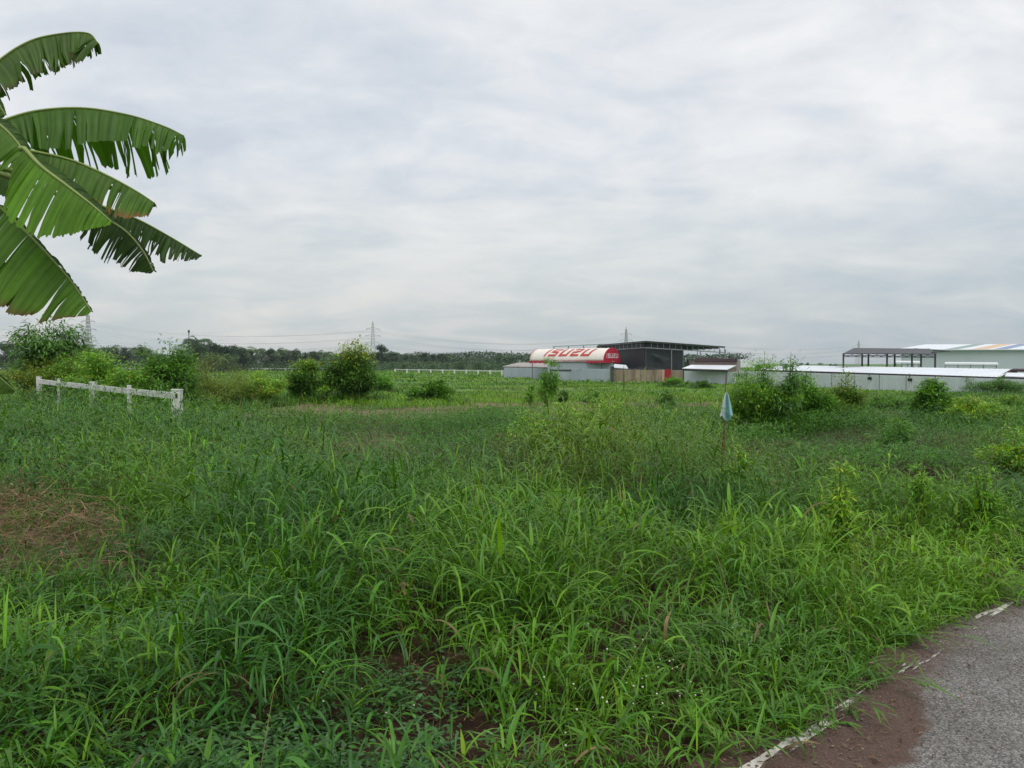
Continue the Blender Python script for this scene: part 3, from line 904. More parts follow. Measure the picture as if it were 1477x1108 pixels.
# open trussed frame hut
root = empty('frame_shelter', tuple(gpt(1285, 97)))
tag(root, 'dark open steel frame shelter with trussed roof above the long white roof', 'shelter')
HB, HF = 106.0, 101.0
rf = [P(1216.5, 509.5, HF), P(1350, 510.5, HF - 1), P(1341, 503.0, HB), P(1231, 502.0, HB)]
mb = MB(root.location); mb.slab(rf, .1); mb.build('roof', M['steel_dark'], root)
mb = MB(root.location)
n = 22
for k in range(n):
    a_, b_ = rf[0].lerp(rf[1], k / n), rf[0].lerp(rf[1], (k + 1) / n)
    dn = Vector((0, 0, -.42)); lo = Vector((0, 0, -.14))
    mb.bar(a_ + (dn if k % 2 else lo), b_ + (lo if k % 2 else dn), .06)
mb.bar(rf[0] + Vector((0, 0, -.45)), rf[1] + Vector((0, 0, -.45)), .09); mb.build('truss', M['steel_dark'], root)
mb = MB(root.location); mb.bar(rf[1] + Vector((0, 1, .2)), P(1369, 506.5, HB - 2), .16); mb.bar(rf[2] + Vector((-2, .2, .0)), P(1364, 506, HB), .12); mb.build('beam_end', M['steel_dark'], root)
for px_, Y_ in ((1217, HF + .1), (1280, HF - .4), (1316, HF - .7), (1349.5, HF - .9), (1244, HF + 4.3), (1253, HF + 3.5), (1291, HF + 4), (1329, HF + 4)):
    p = gpt(px_, Y_); zt = rowZ(509.5 if Y_ < HF + 1 else 505, Y_)
    mb = MB(root.location); mb.box((p.x, p.y + .15, (GZF + zt) / 2), (.17, .17, zt - GZF)); mb.build('post', M['steel_dark'], root)
for k, (xa, xb) in enumerate(((1217, 1280), (1253, 1291), (1280, 1349))):
    mb = MB(root.location); mb.bar(P(xa, 512.8 + k * .4, HF + (k % 2) * 3.7), P(xb, 513 + k * .4, HF + (k % 2) * 3.7), .07); mb.build('tie_beam', M['steel_dark'], root)

# warehouse with striped roof
root = empty('warehouse', tuple(gpt(1410, 150)))
tag(root, 'big pale warehouse with white roof carrying green, orange and blue stripes', 'warehouse')
WY, WB = 150.0, 172.0
WL, WR = 1302, 1640
wz0 = rowZ(504.2, WY); wz1 = rowZ(496.8, WB)
eL_, eR_ = gpt(1287, WY, wz0), gpt(WR, WY - 6, wz0)
rL_, rR_ = gpt(1334, WB, wz1), gpt(WR + 20, WB - 6, wz1)
mb = MB(root.location); mb.panel([(eL_.x + 2, eL_.y + .5, GZF), (eR_.x, eR_.y + .5, GZF), (eR_.x, eR_.y + .5, wz0 - .15), (eL_.x + 2, eL_.y + .5, wz0 - .15)], .2)
mb.panel([(rL_.x + 2, rL_.y, GZF), (eL_.x + 2, eL_.y + .5, GZF), (eL_.x + 2, eL_.y + .5, wz0 - .15), (rL_.x + 2, rL_.y, wz1 - .3)], .2); mb.build('wall', M['warehouse'], root)
mb = MB(root.location); mb.panel([(eL_.x + 18, eL_.y + .3, wz0 - 1.1), (eR_.x, eR_.y + .3, wz0 - 1.1), (eR_.x, eR_.y + .3, wz0 - .2), (eL_.x + 18, eL_.y + .3, wz0 - .2)], .1); mb.build('eave_band', plain('grey_band', (.34, .40, .41), .5, .05), root)
mb = MB(root.location); mb.slab([eL_, eR_, rR_, rL_], .12); rfw = mb.build('roof', M['roof_white'], root)
def onroof(px_a, px_b, mat, name):
    mb = MB(root.location)
    def rp(px_, v_):
        ta = (colX(px_, 150) - eL_.x) / (eR_.x - eL_.x)
        return eL_.lerp(eR_, ta).lerp(rL_.lerp(rR_, ta), v_) + Vector((0, 0, .03))
    q_ = [rp(px_a, .01), rp(px_b, .01), rp(px_b, .99), rp(px_a, .99)]
    mb.slab(q_, .025); mb.build(name, mat, rfw)
onroof(1357, 1374, M['green_st'], 'green_stripe'); onroof(1392, 1412, M['orange_st'], 'orange_stripe'); onroof(1421, 1438, M['blue_st'], 'blue_stripe')
for (xa, xb, ya) in ((1362, 1440, 522.5), (1291, 1328, 520.6)):
    sh = empty('white_canopy', tuple(gpt((xa + xb) / 2, 135)))
    tag(sh, 'white flat walkway roof on posts in front of the warehouse wall' if xa > 1300 else 'short white canopy seen through the open steel frame', 'canopy', 'white canopies before the warehouse')
    mb = MB(sh.location); mb.slab([P(xa, ya + 1.4, 134), P(xb, ya + 2.2, 133), P(xb - 2, ya + .3, 138), P(xa + 2, ya - .3, 138)], .22); mb.build('roof', M['roof_white'], sh)
    mb = MB(sh.location); mb.slab([P(xa + 1, ya + 4.9, 134.2), P(xb, ya + 5.6, 133.2), P(xb, ya + 5.2, 135), P(xa + 1, ya + 4.6, 135)], .1); mb.build('rail', M['sheet_white'], sh)
    for k in range(5):
        p = gpt(xa + 2 + (xb - xa - 4) * k / 4, 134.3); zt = rowZ(ya + 2.4, 134.3)
        mb = MB(sh.location); mb.box((p.x, p.y + .2, (GZF + zt) / 2), (.1, .1, zt - GZF)); mb.build('post', M['steel_grey'], sh)

# ------------------------------------------------------------------ white rail fences
def rail_fence(name, label, pts, hts, post_ws, rail_h, group, end_slot=False, mid=True):
    root = empty(name, (pts[0][0], pts[0][1], gz1(*pts[0])))
    tag(root, label, 'fence', group)
    for k, (x, y) in enumerate(pts):
        g = gz1(x, y)
        post_w = post_ws[k] if isinstance(post_ws, list) else post_ws
        mb = MB(root.location)
        mb.box((x, y, g + hts[k] / 2 - .1), (post_w, post_w, hts[k] + .2))
        mb.box((x, y, g + hts[k] + .012), (post_w * 1.08, post_w * 1.08, .025))
        po = mb.build('post', M['white_paint'], root)
        bv = po.modifiers.new('edge', 'BEVEL'); bv.width = 0.006; bv.segments = 2
        if end_slot and k == 0:
            mb = MB(root.location); mb.box((x + .03, y - post_w / 2 - .002, g + hts[k] - .12), (.045, .02, .10)); mb.build('slot_shade', M['black'], po)  # solid block; the shade inside the slot is painted on in near-black
    for k in range(len(pts) - 1):
        a_, b_ = Vector((*pts[k], 0)), Vector((*pts[k + 1], 0))
        d = (b_ - a_).normalized()
        pa_, pb_ = (post_ws[k], post_ws[k + 1]) if isinstance(post_ws, list) else (post_ws, post_ws)
        a_ += d * pa_ * .52; b_ -= d * pb_ * .52
        for lv in (0.06,):
            za, zb = gz1(*pts[k]) + hts[k] - lv, gz1(*pts[k + 1]) + hts[k + 1] - lv
            mb = MB(root.location)
            mb.bar((a_.x, a_.y, za - rail_h * .5), (b_.x, b_.y, zb - rail_h * .5), .06, rail_h)
            ro = mb.build('rail', M['white_paint'], root)
    return root
def gfence(px_, py_top, Y):
    x = colX(px_, Y)
    return (x, Y), rowZ(py_top, Y) - gz1(x, Y)
near = [gfence(255, 563, 18.0), gfence(186, 557, 20.0), gfence(134, 552, 22.0), gfence(85, 547.5, 24.4), gfence(56, 544.5, 26.4)]
WIDE = [.19, .08, .15, .08, .12]
rail_fence('rail_fence', 'white concrete rail fence with slotted end post in the tall grass at the left', [n_[0] for n_ in near], [n_[1] for n_ in near], WIDE, .14, 'white rail fences', True)
far = [(gpt(570 + (724 - 570) * k / 9, 245 - 50 * k / 9)) for k in range(10)]
rail_fence('rail_fence', 'far white rail fence before the palms left of the buildings', [(p.x, p.y) for p in far], [1.25] * 10, .42, .26, 'white rail fences')
far = [(gpt(-30 + 520 * k / 20, 320 - 20 * k / 20)) for k in range(21)]
rail_fence('rail_fence', 'far white rail fence glimpsed behind the bushes at the left', [(p.x, p.y) for p in far], [1.15] * 21, .34, .3, 'white rail fences')

# ------------------------------------------------------------------ pylons and cables
def make_pylon():
    root = empty('transmission_tower')
    H = 36.0
    mb = MB()
    def hw(z):
        return np.interp(z, [0, 14, 24, H - 2], [3.6, 1.7, 0.95, 0.55])
    zs = [0, 5, 9.5, 13.5, 17, 20, 22.5, 25, 27.5, 30, 32, 34]
    for k in range(len(zs) - 1):
        a_, b_ = hw(zs[k]), hw(zs[k + 1])
        for sx, sy in ((1, 1), (1, -1), (-1, -1), (-1, 1)):
            mb.bar((sx * a_, sy * a_, zs[k]), (sx * b_, sy * b_, zs[k + 1]), .34)
        for (s1, s2) in (((1, 1), (1, -1)), ((1, -1), (-1, -1)), ((-1, -1), (-1, 1)), ((-1, 1), (1, 1))):
            mb.bar((s1[0] * a_, s1[1] * a_, zs[k]), (s2[0] * b_, s2[1] * b_, zs[k + 1]), .2)
            mb.bar((s2[0] * a_, s2[1] * a_, zs[k]), (s1[0] * b_, s1[1] * b_, zs[k + 1]), .2)
    mb.bar((0, 0, 33.5), (0, 0, H), .5)
    mb.build('lattice_mast', M['galv'], root)
    for z_, w_ in ((29.5, 5.2), (24.2, 6.0), (18.8, 5.6)):
        mb = MB()
        for s in (-1, 1):
            mb.bar((0, 0, z_), (s * w_, 0, z_), .3); mb.bar((0, 0, z_ + 1.6), (s * w_, 0, z_ + .1), .22)
            mb.bar((s * w_, 0, z_), (s * w_, 0, z_ - 1.4), .22)
        mb.build('cross_arm', M['galv'], root)
    return root
py0 = make_pylon()
tag(py0, 'lattice power pylon standing clear above the trees just right of the big bush', 'power pylon', 'power pylons')
def copy_tree(o, parent=None):
    c = o.copy(); COL.objects.link(c)
    if parent: c.parent = parent
    for ch in list(o.children):
        copy_tree(ch, c)
    return c
pyl = []
for k, (px_, top, lab) in enumerate(((538, 463, None), (128, 452, 'faint lattice pylon behind the leafy tree under the banana leaves'),
                                     (903, 472, 'lattice pylon tip showing above the dark steel building'), (1238, 491, 'tiny faint lattice pylon above the open steel frame shelter'))):
    o = py0 if k == 0 else copy_tree(py0)
    if lab: o['label'] = lab
    Y_ = (36.0 + GZF - EYE) * F / (524 - top)
    if k == 1:
        Y_ *= 1.75; o.scale = (1.75, 1.75, 1.73)
    o.location = (colX(px_, Y_), Y_, GZF)
    o.rotation_euler = (0, 0, R((8, -12, 10, 20)[k]))
    pyl.append(o)
order = [(None, pyl[1]), (pyl[1], pyl[0]), (pyl[0], pyl[2]), (pyl[2], pyl[3])]
spans = ['between the left edge and the leafy tree pylon', 'between the faint left pylon and the clear pylon', 'between the clear pylon and the steel building pylon', 'from the steel building pylon off to the right']
for (pa, pb), txt in zip(order, spans):
    for z_, w_, lv in ((29.5, 5.2, 'top'), (24.2, 6.0, 'middle'), (18.8, 5.6, 'lowest')):
        for s in (-1, 1):
            def tip(o):
                c_, s_ = math.cos(o.rotation_euler.z), math.sin(o.rotation_euler.z)
                return o.location + Vector((s * w_ * c_, s * w_ * s_, z_ - 1.4)) * o.scale[0]
            b_ = tip(pb)
            a_ = tip(pa) if pa else b_ + Vector((-260, -60, 0))
            pts = []
            for k in range(25):
                t = k / 24
                p = a_.lerp(b_, t); p.z -= 4 * t * (1 - t) * 9.0
                pts.append(p)
            mb = MB(a_); mb.tube(pts, .055, 4)
            o = mb.build('power_cable', M['wire']); o.location = a_
            tag(o, '%s %s power cable %s' % (lv, 'nearer' if s < 0 else 'farther', txt), 'cable', 'power cables')

root = empty('utility_pole', tuple(P(273, 540, 60)))  # plain thin utility pole with a small head block, no lamp
root.location.z = gz1(root.location.x, 60)
tag(root, 'thin dark pole rising behind the dark leafy bush at the left', 'pole')
mb = MB(root.location); x_ = root.location.x
mb.tube([(x_, 60, root.location.z - .1), (x_, 60, rowZ(480, 60))], [.045, .03], 8); mb.build('shaft', M['steel_dark'], root)
mb = MB(root.location); mb.box((x_, 60, rowZ(478.2, 60)), (.11, .11, .2)); mb.build('pole_head', M['steel_dark'], root)

# ------------------------------------------------------------------ shrubs and saplings
BUSHES = []
def pick(cols, n, var=0.18):
    cols = np.array(cols)
    c = cols[RNG.integers(0, len(cols), n)]
    return np.clip(c * (1 + RNG.normal(0, var, (n, 1))) * (1 + RNG.normal(0, 0.05, (n, 3))), 0.004, 1)
def shrub(name, label, px_, Y, h, w, leaves, lL, lW, cols, stems=9, cat='bush', group=None, lean=0.0, spread=0.11, top_cols=None, start=0.15, droop=0.5, shape=1.0, parts_at=None):
    x = colX(px_, Y) if parts_at is None else parts_at
    g = gz1(x, Y)
    root = empty(name, (x, Y, g))
    if cat == 'bush': BUSHES.append((x, Y, w, h))
    tag(root, label, cat, group)
    mb = MB()
    tips, tw = [], []
    for k in range(stems):
        az = 2 * math.pi * (k + random.random() * .8) / stems
        rr = (w / 2) * (random.uniform(.25, 1.15) if k else 0.1)
        hh = h * (1 - 0.42 * (rr / (w / 2)) ** 1.6 * shape) * random.uniform(.62, 1.03) if k else h * .93
        b0 = Vector((random.gauss(0, .05) * w, random.gauss(0, .05) * w, -.03))
        e_ = Vector((math.cos(az) * rr + lean * h, math.sin(az) * rr, hh))
        mid = Vector((e_.x * .42, e_.y * .42, hh * .55))
        pts = [b0.lerp(mid, t) * (1 - t) + mid.lerp(e_, t) * t + Vector((b0.x, b0.y, 0)) * (1 - t) * 0 for t in np.linspace(0, 1, 6)]
        mb.tube(pts, list(np.linspace(.012 + h * .006, .004, 6)), 5)
        tips.append(pts)
        for _ in range(5):
            t = random.uniform(.35, .95); i0 = int(t * 5)
            p = Vector(pts[i0])
            a2 = random.uniform(0, 2 * math.pi)
            ln = random.uniform(.12, .30) * max(w, h * .5) * (1.15 - t * .6)
            q_ = p + Vector((math.cos(a2) * ln, math.sin(a2) * ln, ln * random.uniform(.1, .8)))
            bp = [p, p.lerp(q_, .5) + Vector((0, 0, ln * .08)), q_]
            mb.tube(bp, [.006 + h * .002, .004, .003], 4)
            tips.append([bp[0].lerp(bp[1], .5), bp[1], bp[1].lerp(bp[2], .5), bp[2]])
    mb.build('stem', M['bark'] if cat in ('bush', 'tree') else M['green_stem'], root)
    n = int(leaves * (2.6 if cat in ('bush', 'tree') else 1.5))
    which = RNG.integers(0, len(tips), n)
    base = np.zeros((n, 3)); az = np.zeros(n)
    lens = np.array([len(t) for t in tips])
    tpos = RNG.random(n) ** 0.7
    for k, pts in enumerate(tips):
        sel = np.where(which == k)[0]
        if not len(sel): continue
        arr = np.array([tuple(p) for p in pts])
        tt = start + tpos[sel] * (1 - start) if len(pts) == 6 else tpos[sel]
        u = tt * (len(pts) - 1); i0 = np.minimum(u.astype(int), len(pts) - 2); f_ = (u - i0)[:, None]
        base[sel] = arr[i0] * (1 - f_) + arr[i0 + 1] * f_
    sp = spread * min(w, h)
    dv = RNG.normal(0, 1, (n, 3)); dv /= np.linalg.norm(dv, axis=1)[:, None]
    base += dv * (RNG.random(n) ** .6)[:, None] * 1.6 * np.array([sp, sp, sp * .7])
    base[:, 2] = np.maximum(base[:, 2], 0.03)
    ctr = np.array([lean * base[:, 2], base[:, 2] * 0]).T
    az = np.arctan2(base[:, 1] - ctr[:, 1], base[:, 0] - ctr[:, 0]) + RNG.normal(0, .9, n)
    c = np.minimum(pick(cols, n) * 1.18, .6)
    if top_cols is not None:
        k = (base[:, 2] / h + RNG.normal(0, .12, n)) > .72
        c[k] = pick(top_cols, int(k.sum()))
    if cat == 'bush': lL *= .82; lW *= .85
    Lw = lL * RNG.uniform(.6, 1.25, n)
    a = Acc()
    a.add(strips(base, az, RNG.normal(.25, .45, n), np.full(n, droop) * RNG.uniform(.4, 1.8, n), np.zeros(n), np.full(n, .5), Lw, lW * RNG.uniform(.7, 1.2, n), c, 3, .14, RNG.normal(0, .4, n), 'leaf'))
    a.build('foliage', M['leaf'], root)
    return root
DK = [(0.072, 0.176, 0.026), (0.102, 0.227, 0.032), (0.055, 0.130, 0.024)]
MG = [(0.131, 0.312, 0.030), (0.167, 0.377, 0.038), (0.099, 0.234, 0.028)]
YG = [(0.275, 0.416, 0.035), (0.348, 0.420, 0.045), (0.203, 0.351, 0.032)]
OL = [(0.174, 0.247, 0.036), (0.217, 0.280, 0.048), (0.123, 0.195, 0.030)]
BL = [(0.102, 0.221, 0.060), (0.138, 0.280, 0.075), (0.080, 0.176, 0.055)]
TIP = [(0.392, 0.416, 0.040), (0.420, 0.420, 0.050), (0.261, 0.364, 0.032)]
bg = 'bushes scattered over the field'
shrub('leafy_tree', 'tall loose leafy tree under the lowest banana leaf at the left', 75, 30, 3.48, 3.4, 5200, 0.26, 0.06, DK + BL, 9, 'tree', bg, -.03, .12, droop=.9, start=.3)
shrub('bush', 'olive low bush over the fence below the loose leafy tree', 60, 28.5, 2.02, 3.0, 6000, 0.13, 0.035, OL, 10, 'bush', bg, spread=.13)
shrub('bush', 'bright green bush above the middle of the white rail fence', 150, 25, 2.17, 2.4, 6000, 0.14, 0.045, MG + YG[:1], 10, 'bush', bg, spread=.13)
shrub('bush', 'yellowish green low bush hanging over the white rail near its slotted end post', 188, 22.5, 1.68, 1.9, 4200, 0.12, 0.04, MG + YG[:1], 9, 'bush', bg, spread=.13)
shrub('bush', 'tall dark leafy bush behind the slotted white end post', 240, 23.5, 2.38, 2.1, 6500, 0.16, 0.055, DK + MG[:1], 12, 'bush', bg, spread=.14)
shrub('bush', 'dull green medium bush between the loose tree and the dark leafy bush', 118, 28, 2.23, 3.0, 5000, 0.16, 0.045, MG + OL, 9, 'bush', bg, spread=.13)
shrub('bush', 'brownish dark tangle swallowing the left end of the white rail', 44, 24.3, .95, 1.1, 1500, .10, .028, DK + OL + [(.10, .09, .03)], 9, 'bush', bg, spread=.15)
shrub('bush', 'pale feathery tall weeds right of the dark leafy bush', 305, 27, 1.98, 2.6, 4600, .12, .02, OL + [(.15, .20, .06)], 14, 'bush', bg, spread=.16)
shrub('bush', 'lower pale feathery weeds left of the small bright bush', 345, 29, 1.25, 2.0, 3600, .12, .02, OL + MG[:1] + [(.15, .20, .06)], 12, 'bush', bg, spread=.16)
shrub('bush', 'deep green low weeds behind the slotted end post', 280, 24, 1.1, 1.6, 2200, .1, .03, DK + OL, 9, 'bush', bg, spread=.15)
shrub('bush', 'bright yellow green low bush below the right end of the fence', 1408, 19, 0.72, 1.7, 2400, .1, .03, YG + MG, 11, 'bush', bg, spread=.15)
shrub('bush', 'soft green weeds between the dark shrub and the leafy shrub', 1283, 28, 0.62, 1.8, 1600, .12, .03, MG + BL, 11, 'bush', bg, spread=.15)
shrub('sapling', 'single thin sapling poking out above the bushes left of the dark leafy bush', 207, 29, 2.61, 0.7, 240, 0.2, 0.06, DK, 4, 'sapling', bg)
shrub('bush', 'small bright green bush between the fence end and the round dark bush', 376, 30, 1.45, 2.0, 3200, .12, .04, MG + YG, 9, 'bush', bg, spread=.14)
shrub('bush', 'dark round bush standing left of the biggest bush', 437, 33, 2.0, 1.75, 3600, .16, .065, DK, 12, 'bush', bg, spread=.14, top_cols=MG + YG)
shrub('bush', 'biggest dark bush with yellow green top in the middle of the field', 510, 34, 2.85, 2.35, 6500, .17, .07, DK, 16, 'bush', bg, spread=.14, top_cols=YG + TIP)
shrub('bush', 'yellow green bush glimpsed just behind the two dark bushes', 468, 42, 1.5, 2.6, 2200, .16, .06, YG + MG, 10, 'bush', bg, spread=.14)
shrub('bush', 'soft green rounded bush behind the right side of the biggest bush', 553, 75, 2.3, 2.7, 2600, .22, .1, MG, 10, 'bush', bg, spread=.15)
shrub('bush', 'low spreading green bush right of the biggest bush', 625, 33.5, 1.02, 2.4, 3400, .15, .06, DK + MG, 14, 'bush', bg, spread=.14)
shrub('sapling', 'feathery forked sapling before the pale fence and the lettered canopy', 790, 31, 2.1, 1.5, 1500, 0.16, 0.036, MG + DK[:1], 7, 'sapling', bg, .05, .1, droop=.9)
shrub('sapling', 'small low shoot right beside the feathery forked sapling', 812, 31.5, 1.15, .6, 600, .14, .035, DK, 5, 'sapling', bg)
shrub('weed', 'small dark weed left of the feathery forked sapling', 766, 33, .95, .5, 420, .13, .035, MG, 5, 'weed', bg)
shrub('weed', 'leaning tangle of weeds below the beige fence', 856, 31, .72, 1.3, 900, .13, .03, DK + MG, 8, 'weed', bg)
shrub('sapling', 'short dark sapling left of the flag stake', 962, 27, .92, .75, 1000, .12, .035, DK + BL, 7, 'sapling', bg)
shrub('bush', 'low round green bush at the foot of the red panel', 973, 100, 1.25, 3.4, 1500, .24, .1, MG, 10, 'bush', bg)
shrub('bush', 'low darker bush at the foot of the pale fence under the awning', 1012, 95, 1.05, 2.6, 1300, .24, .1, DK, 10, 'bush', bg)
shrub('bush', 'broad feathery bush just right of the flag', 1098, 18.5, 1.95, 1.6, 8000, .11, .026, MG + YG[:1] + BL[:1], 14, 'bush', bg, spread=.13)
shrub('bush', 'dense green bush between the tall sapling and the dark shrub', 1160, 19.5, 1.5, 1.3, 6500, .11, .03, MG + DK[:1], 13, 'bush', bg, spread=.13)
shrub('sapling', 'tallest thin sapling rising over the bushes against the white roof', 1138, 18.0, 2.05, 0.85, 1100, .15, .03, BL + DK, 5, 'sapling', bg, droop=.7, start=.35)
shrub('sapling', 'pale feathery sapling tips left of the tallest sapling', 1075, 19.5, 1.75, 0.95, 1000, .14, .026, BL, 6, 'sapling', bg, droop=.7, start=.4)
shrub('bush', 'dark brownish shrub right of the feathery bushes near the fence light', 1217, 21, 1.38, 1.5, 3600, .12, .04, DK + OL, 10, 'bush', bg, spread=.14)
shrub('bush', 'dark leafy shrub with upright shoots below the right fence', 1345, 21, 1.18, 1.2, 3800, .14, .045, DK + MG, 10, 'bush', bg, spread=.14)
shrub('bush', 'long low dark hedge bush against the right end of the fence', 1440, 64, 1.35, 5.6, 3000, .22, .07, BL + DK, 16, 'bush', bg, spread=.2)
shrub('bush', 'dull green bush at the right edge below the fence', 1455, 24, 0.72, 1.6, 2600, .12, .035, OL + MG, 10, 'bush', bg, spread=.14)
wg = 'weeds standing in the grass'
shrub('weed', 'yellow green pointed weed standing tallest in the right grass', 1212, 6.5, 1.0, .30, 1500, .06, .016, [(.15, .33, .03), (.20, .37, .035), (.12, .28, .03)] + YG[:2], 9, 'weed', wg, spread=.16, start=.08, shape=1.8)
shrub('weed', 'slim pale weed right of the tall yellow green weed', 1330, 7.6, .82, .26, 800, .055, .014, [(.15, .33, .03), (.20, .37, .035), (.12, .28, .03)], 7, 'weed', wg, spread=.16, start=.08, shape=1.8)
shrub('weed', 'bright weed near the right edge above the road', 1420, 7.4, .78, .40, 1300, .055, .014, [(.15, .33, .03), (.20, .37, .035), (.12, .28, .03)], 10, 'weed', wg, spread=.14, start=.08, shape=1.6)
shrub('weed', 'sprawling yellowish weed in the middle of the field', 812, 11.8, 1.12, 1.7, 5200, .07, .02, YG + MG + MG, 12, 'weed', wg, spread=.14)
shrub('weed', 'small yellow tinged weed beside the sprawling yellowish weed', 872, 12.8, 1.15, 1.4, 3800, .07, .02, YG + MG, 10, 'weed', wg, spread=.14)
shrub('weed', 'reddish thin weed in the dark patch left of the sprawling weed', 722, 12.4, .62, .34, 420, .07, .016, [(.16, .11, .035), (.12, .12, .03)], 5, 'weed', wg)
shrub('weed', 'low leafy weed at the base of the flag stake', 1064, 9.8, .62, .5, 900, .075, .028, MG + YG, 8, 'weed', wg)
shrub('weed', 'bushy weed in front of the dark leafy shrub on the right', 1295, 14, .72, .8, 1500, .08, .02, MG + BL, 9, 'weed', wg)
shrub('weed', 'light green weed at the far right under the dull bush', 1462, 11.5, .72, .8, 1700, .075, .022, YG + MG, 9, 'weed', wg)

# ------------------------------------------------------------------ far trees
FD = [(.050, .095, .050), (.064, .118, .056), (.040, .078, .044)]
FG = [(.09, .155, .06), (.115, .18, .07), (.07, .125, .05)]
def far_tree(name, h, w, leaves, cols, lumps, tall=False):
    root = empty(name)
    mb = MB()
    mb.tube([(0, 0, -.3), (.1, 0, h * .3), (0, .1, h * .75)], [h * .028, h * .02, h * .006], 6)
    cs = []
    for k in range(lumps):
        a_ = random.uniform(0, 2 * math.pi); rr = w / 2 * random.uniform(.1, .75)
        zc_ = h * random.uniform(.12, .88)
        rr *= (1 - .65 * max(0, zc_ / h - .5) / .4)
        c_ = (math.cos(a_) * rr, math.sin(a_) * rr, zc_)
        mb.tube([(0, 0, h * .25), (c_[0] * .5, c_[1] * .5, zc_ * .7), c_], [h * .012, h * .007, h * .003], 4)
        cs.append((*c_, w * random.uniform(.13, .24)))
    mb.build('trunk', M['bark'], root)
    cs = np.array(cs)
    wh = RNG.integers(0, len(cs), leaves)
    d = RNG.normal(0, 1, (leaves, 3)); d /= np.linalg.norm(d, axis=1)[:, None]
    base = cs[wh, :3] + d * (cs[wh, 3] * RNG.random(leaves) ** .35)[:, None] * np.array([1, 1, .8])
    tone = RNG.uniform(.75, 1.3, len(cs))
    c = pick(cols, leaves) * tone[wh][:, None]
    a = Acc()
    L_ = RNG.uniform(.35, .8, leaves) * h * .09
    a.add(strips(base, RNG.uniform(0, 6.3, leaves), RNG.normal(.1, .6, leaves), np.full(leaves, .5), np.zeros(leaves), np.full(leaves, .5), L_, L_ * .5, c, 2, 0, RNG.normal(0, .6, leaves), 'leaf'))
    a.build('crown', M['far_leaf'], root)
    return root
def far_palm(name, h, fr, cols, n=15):
    root = empty(name)
    mb = MB()
    mb.tube([(0, 0, -.3), (.15, 0, h * .35), (.1, .1, h * .8), (0, 0, h - .1)], [.26, .2, .16, .15], 7)
    mb.build('trunk', M['bark'], root)
    a = Acc()
    for k in range(n):
        az = 2 * math.pi * k / n + random.uniform(-.2, .2)
        e0 = random.uniform(-.3, 1.25)
        t = np.linspace(0, 1, 22)
        e = e0 - t * random.uniform(1.2, 1.9)
        dr = np.cumsum(np.cos(e)) / 22 * fr; dzz = np.cumsum(np.sin(e)) / 22 * fr
        base = np.stack([np.cos(az) * dr, np.sin(az) * dr, h + dzz], 1)
        c = pick(cols, 22, .12) * random.uniform(.75, 1.2)
        for sd in (-1, 1):
            a.add(strips(base, np.full(22, az) + sd * 1.0, e * .4 - .35, np.full(22, .6), np.zeros(22), np.full(22, .5), fr * .30 * np.sin(np.pi * (t * .8 + .15)), np.full(22, .13), c, 2, 0, None, 'leaf'))
        a.add(strips(base[:1], np.array([az]), np.array([e0]), np.array([1.5]), np.zeros(1), np.full(1, .5), np.array([fr]), np.array([.12]), c[:1], 8, 0, None, 'stem'))
    a.build('crown', M['far_leaf'], root)
    return root
protos = [far_tree('far_tree', 8.0, 7.5, 3200, FD, 16), far_tree('far_tree', 7.0, 9.5, 3600, FD + FG[:1], 18), far_tree('far_tree', 9.0, 6.0, 2800, FD, 14),
          far_palm('far_palm', 5.8, 3.3, FD + FG[:1]), far_palm('far_palm', 5.0, 3.4, FG), far_tree('far_tree', 5.5, 7.0, 2600, FG, 12)]
used = [False] * len(protos)
row = []
def tl(x0, x1, n, Y0, Y1, top0, top1, kinds, where):
    for k in range(n):
        t = (k + random.uniform(.2, .8)) / n
        row.append((x0 + (x1 - x0) * t, random.uniform(Y0, Y1), top0 + (top1 - top0) * t + random.uniform(-2.5, 3), random.choice(kinds), where))
tl(-40, 28, 5, 300, 340, 492, 492, [0, 1, 2, 3], 'left of the loose leafy tree')
tl(96, 215, 9, 310, 380, 496, 499, [0, 1, 3, 3, 4, 2], 'behind the left bushes')
tl(276, 350, 10, 260, 300, 489, 500, [0, 1, 2, 0], 'right of the dark leafy bush')
tl(340, 480, 16, 300, 360, 500, 507, [0, 1, 2, 3, 4], 'behind the round dark bush')
tl(556, 650, 14, 360, 430, 507, 511, [0, 2, 2, 0, 3, 1], 'right of the clear pylon')
tl(640, 765, 16, 330, 400, 513, 513, [3, 3, 4, 3, 0, 1], 'behind the far white rail fence')
tl(570, 700, 6, 270, 300, 521, 521, [4, 5, 4], 'low before the dark trees')
tl(285, 350, 4, 230, 250, 511, 512, [4, 5], 'low before the left dark trees')
tl(768, 868, 6, 330, 400, 518, 518, [0, 3, 1], 'behind the lettered canopy')
tl(985, 1006, 3, 260, 300, 519, 519, [0, 1], 'behind the pink hut')
tl(1148, 1215, 5, 330, 380, 521, 523, [0, 1, 3], 'over the long white roof')
row += [(552, 350, 497, 2, 'standing out tall right beside the clear pylon'), (284, 270, 484, 3, 'leaning out above the dark trees left'), (537, 380, 509, 0, 'at the foot of the clear pylon'),
        (505, 380, 511, 1, 'hidden behind the biggest bush'), (521, 390, 511, 0, 'hidden behind the biggest bush')]
KN = ['dark tree', 'broad dark tree', 'upright dark tree', 'dark palm', 'lighter palm', 'low green tree']
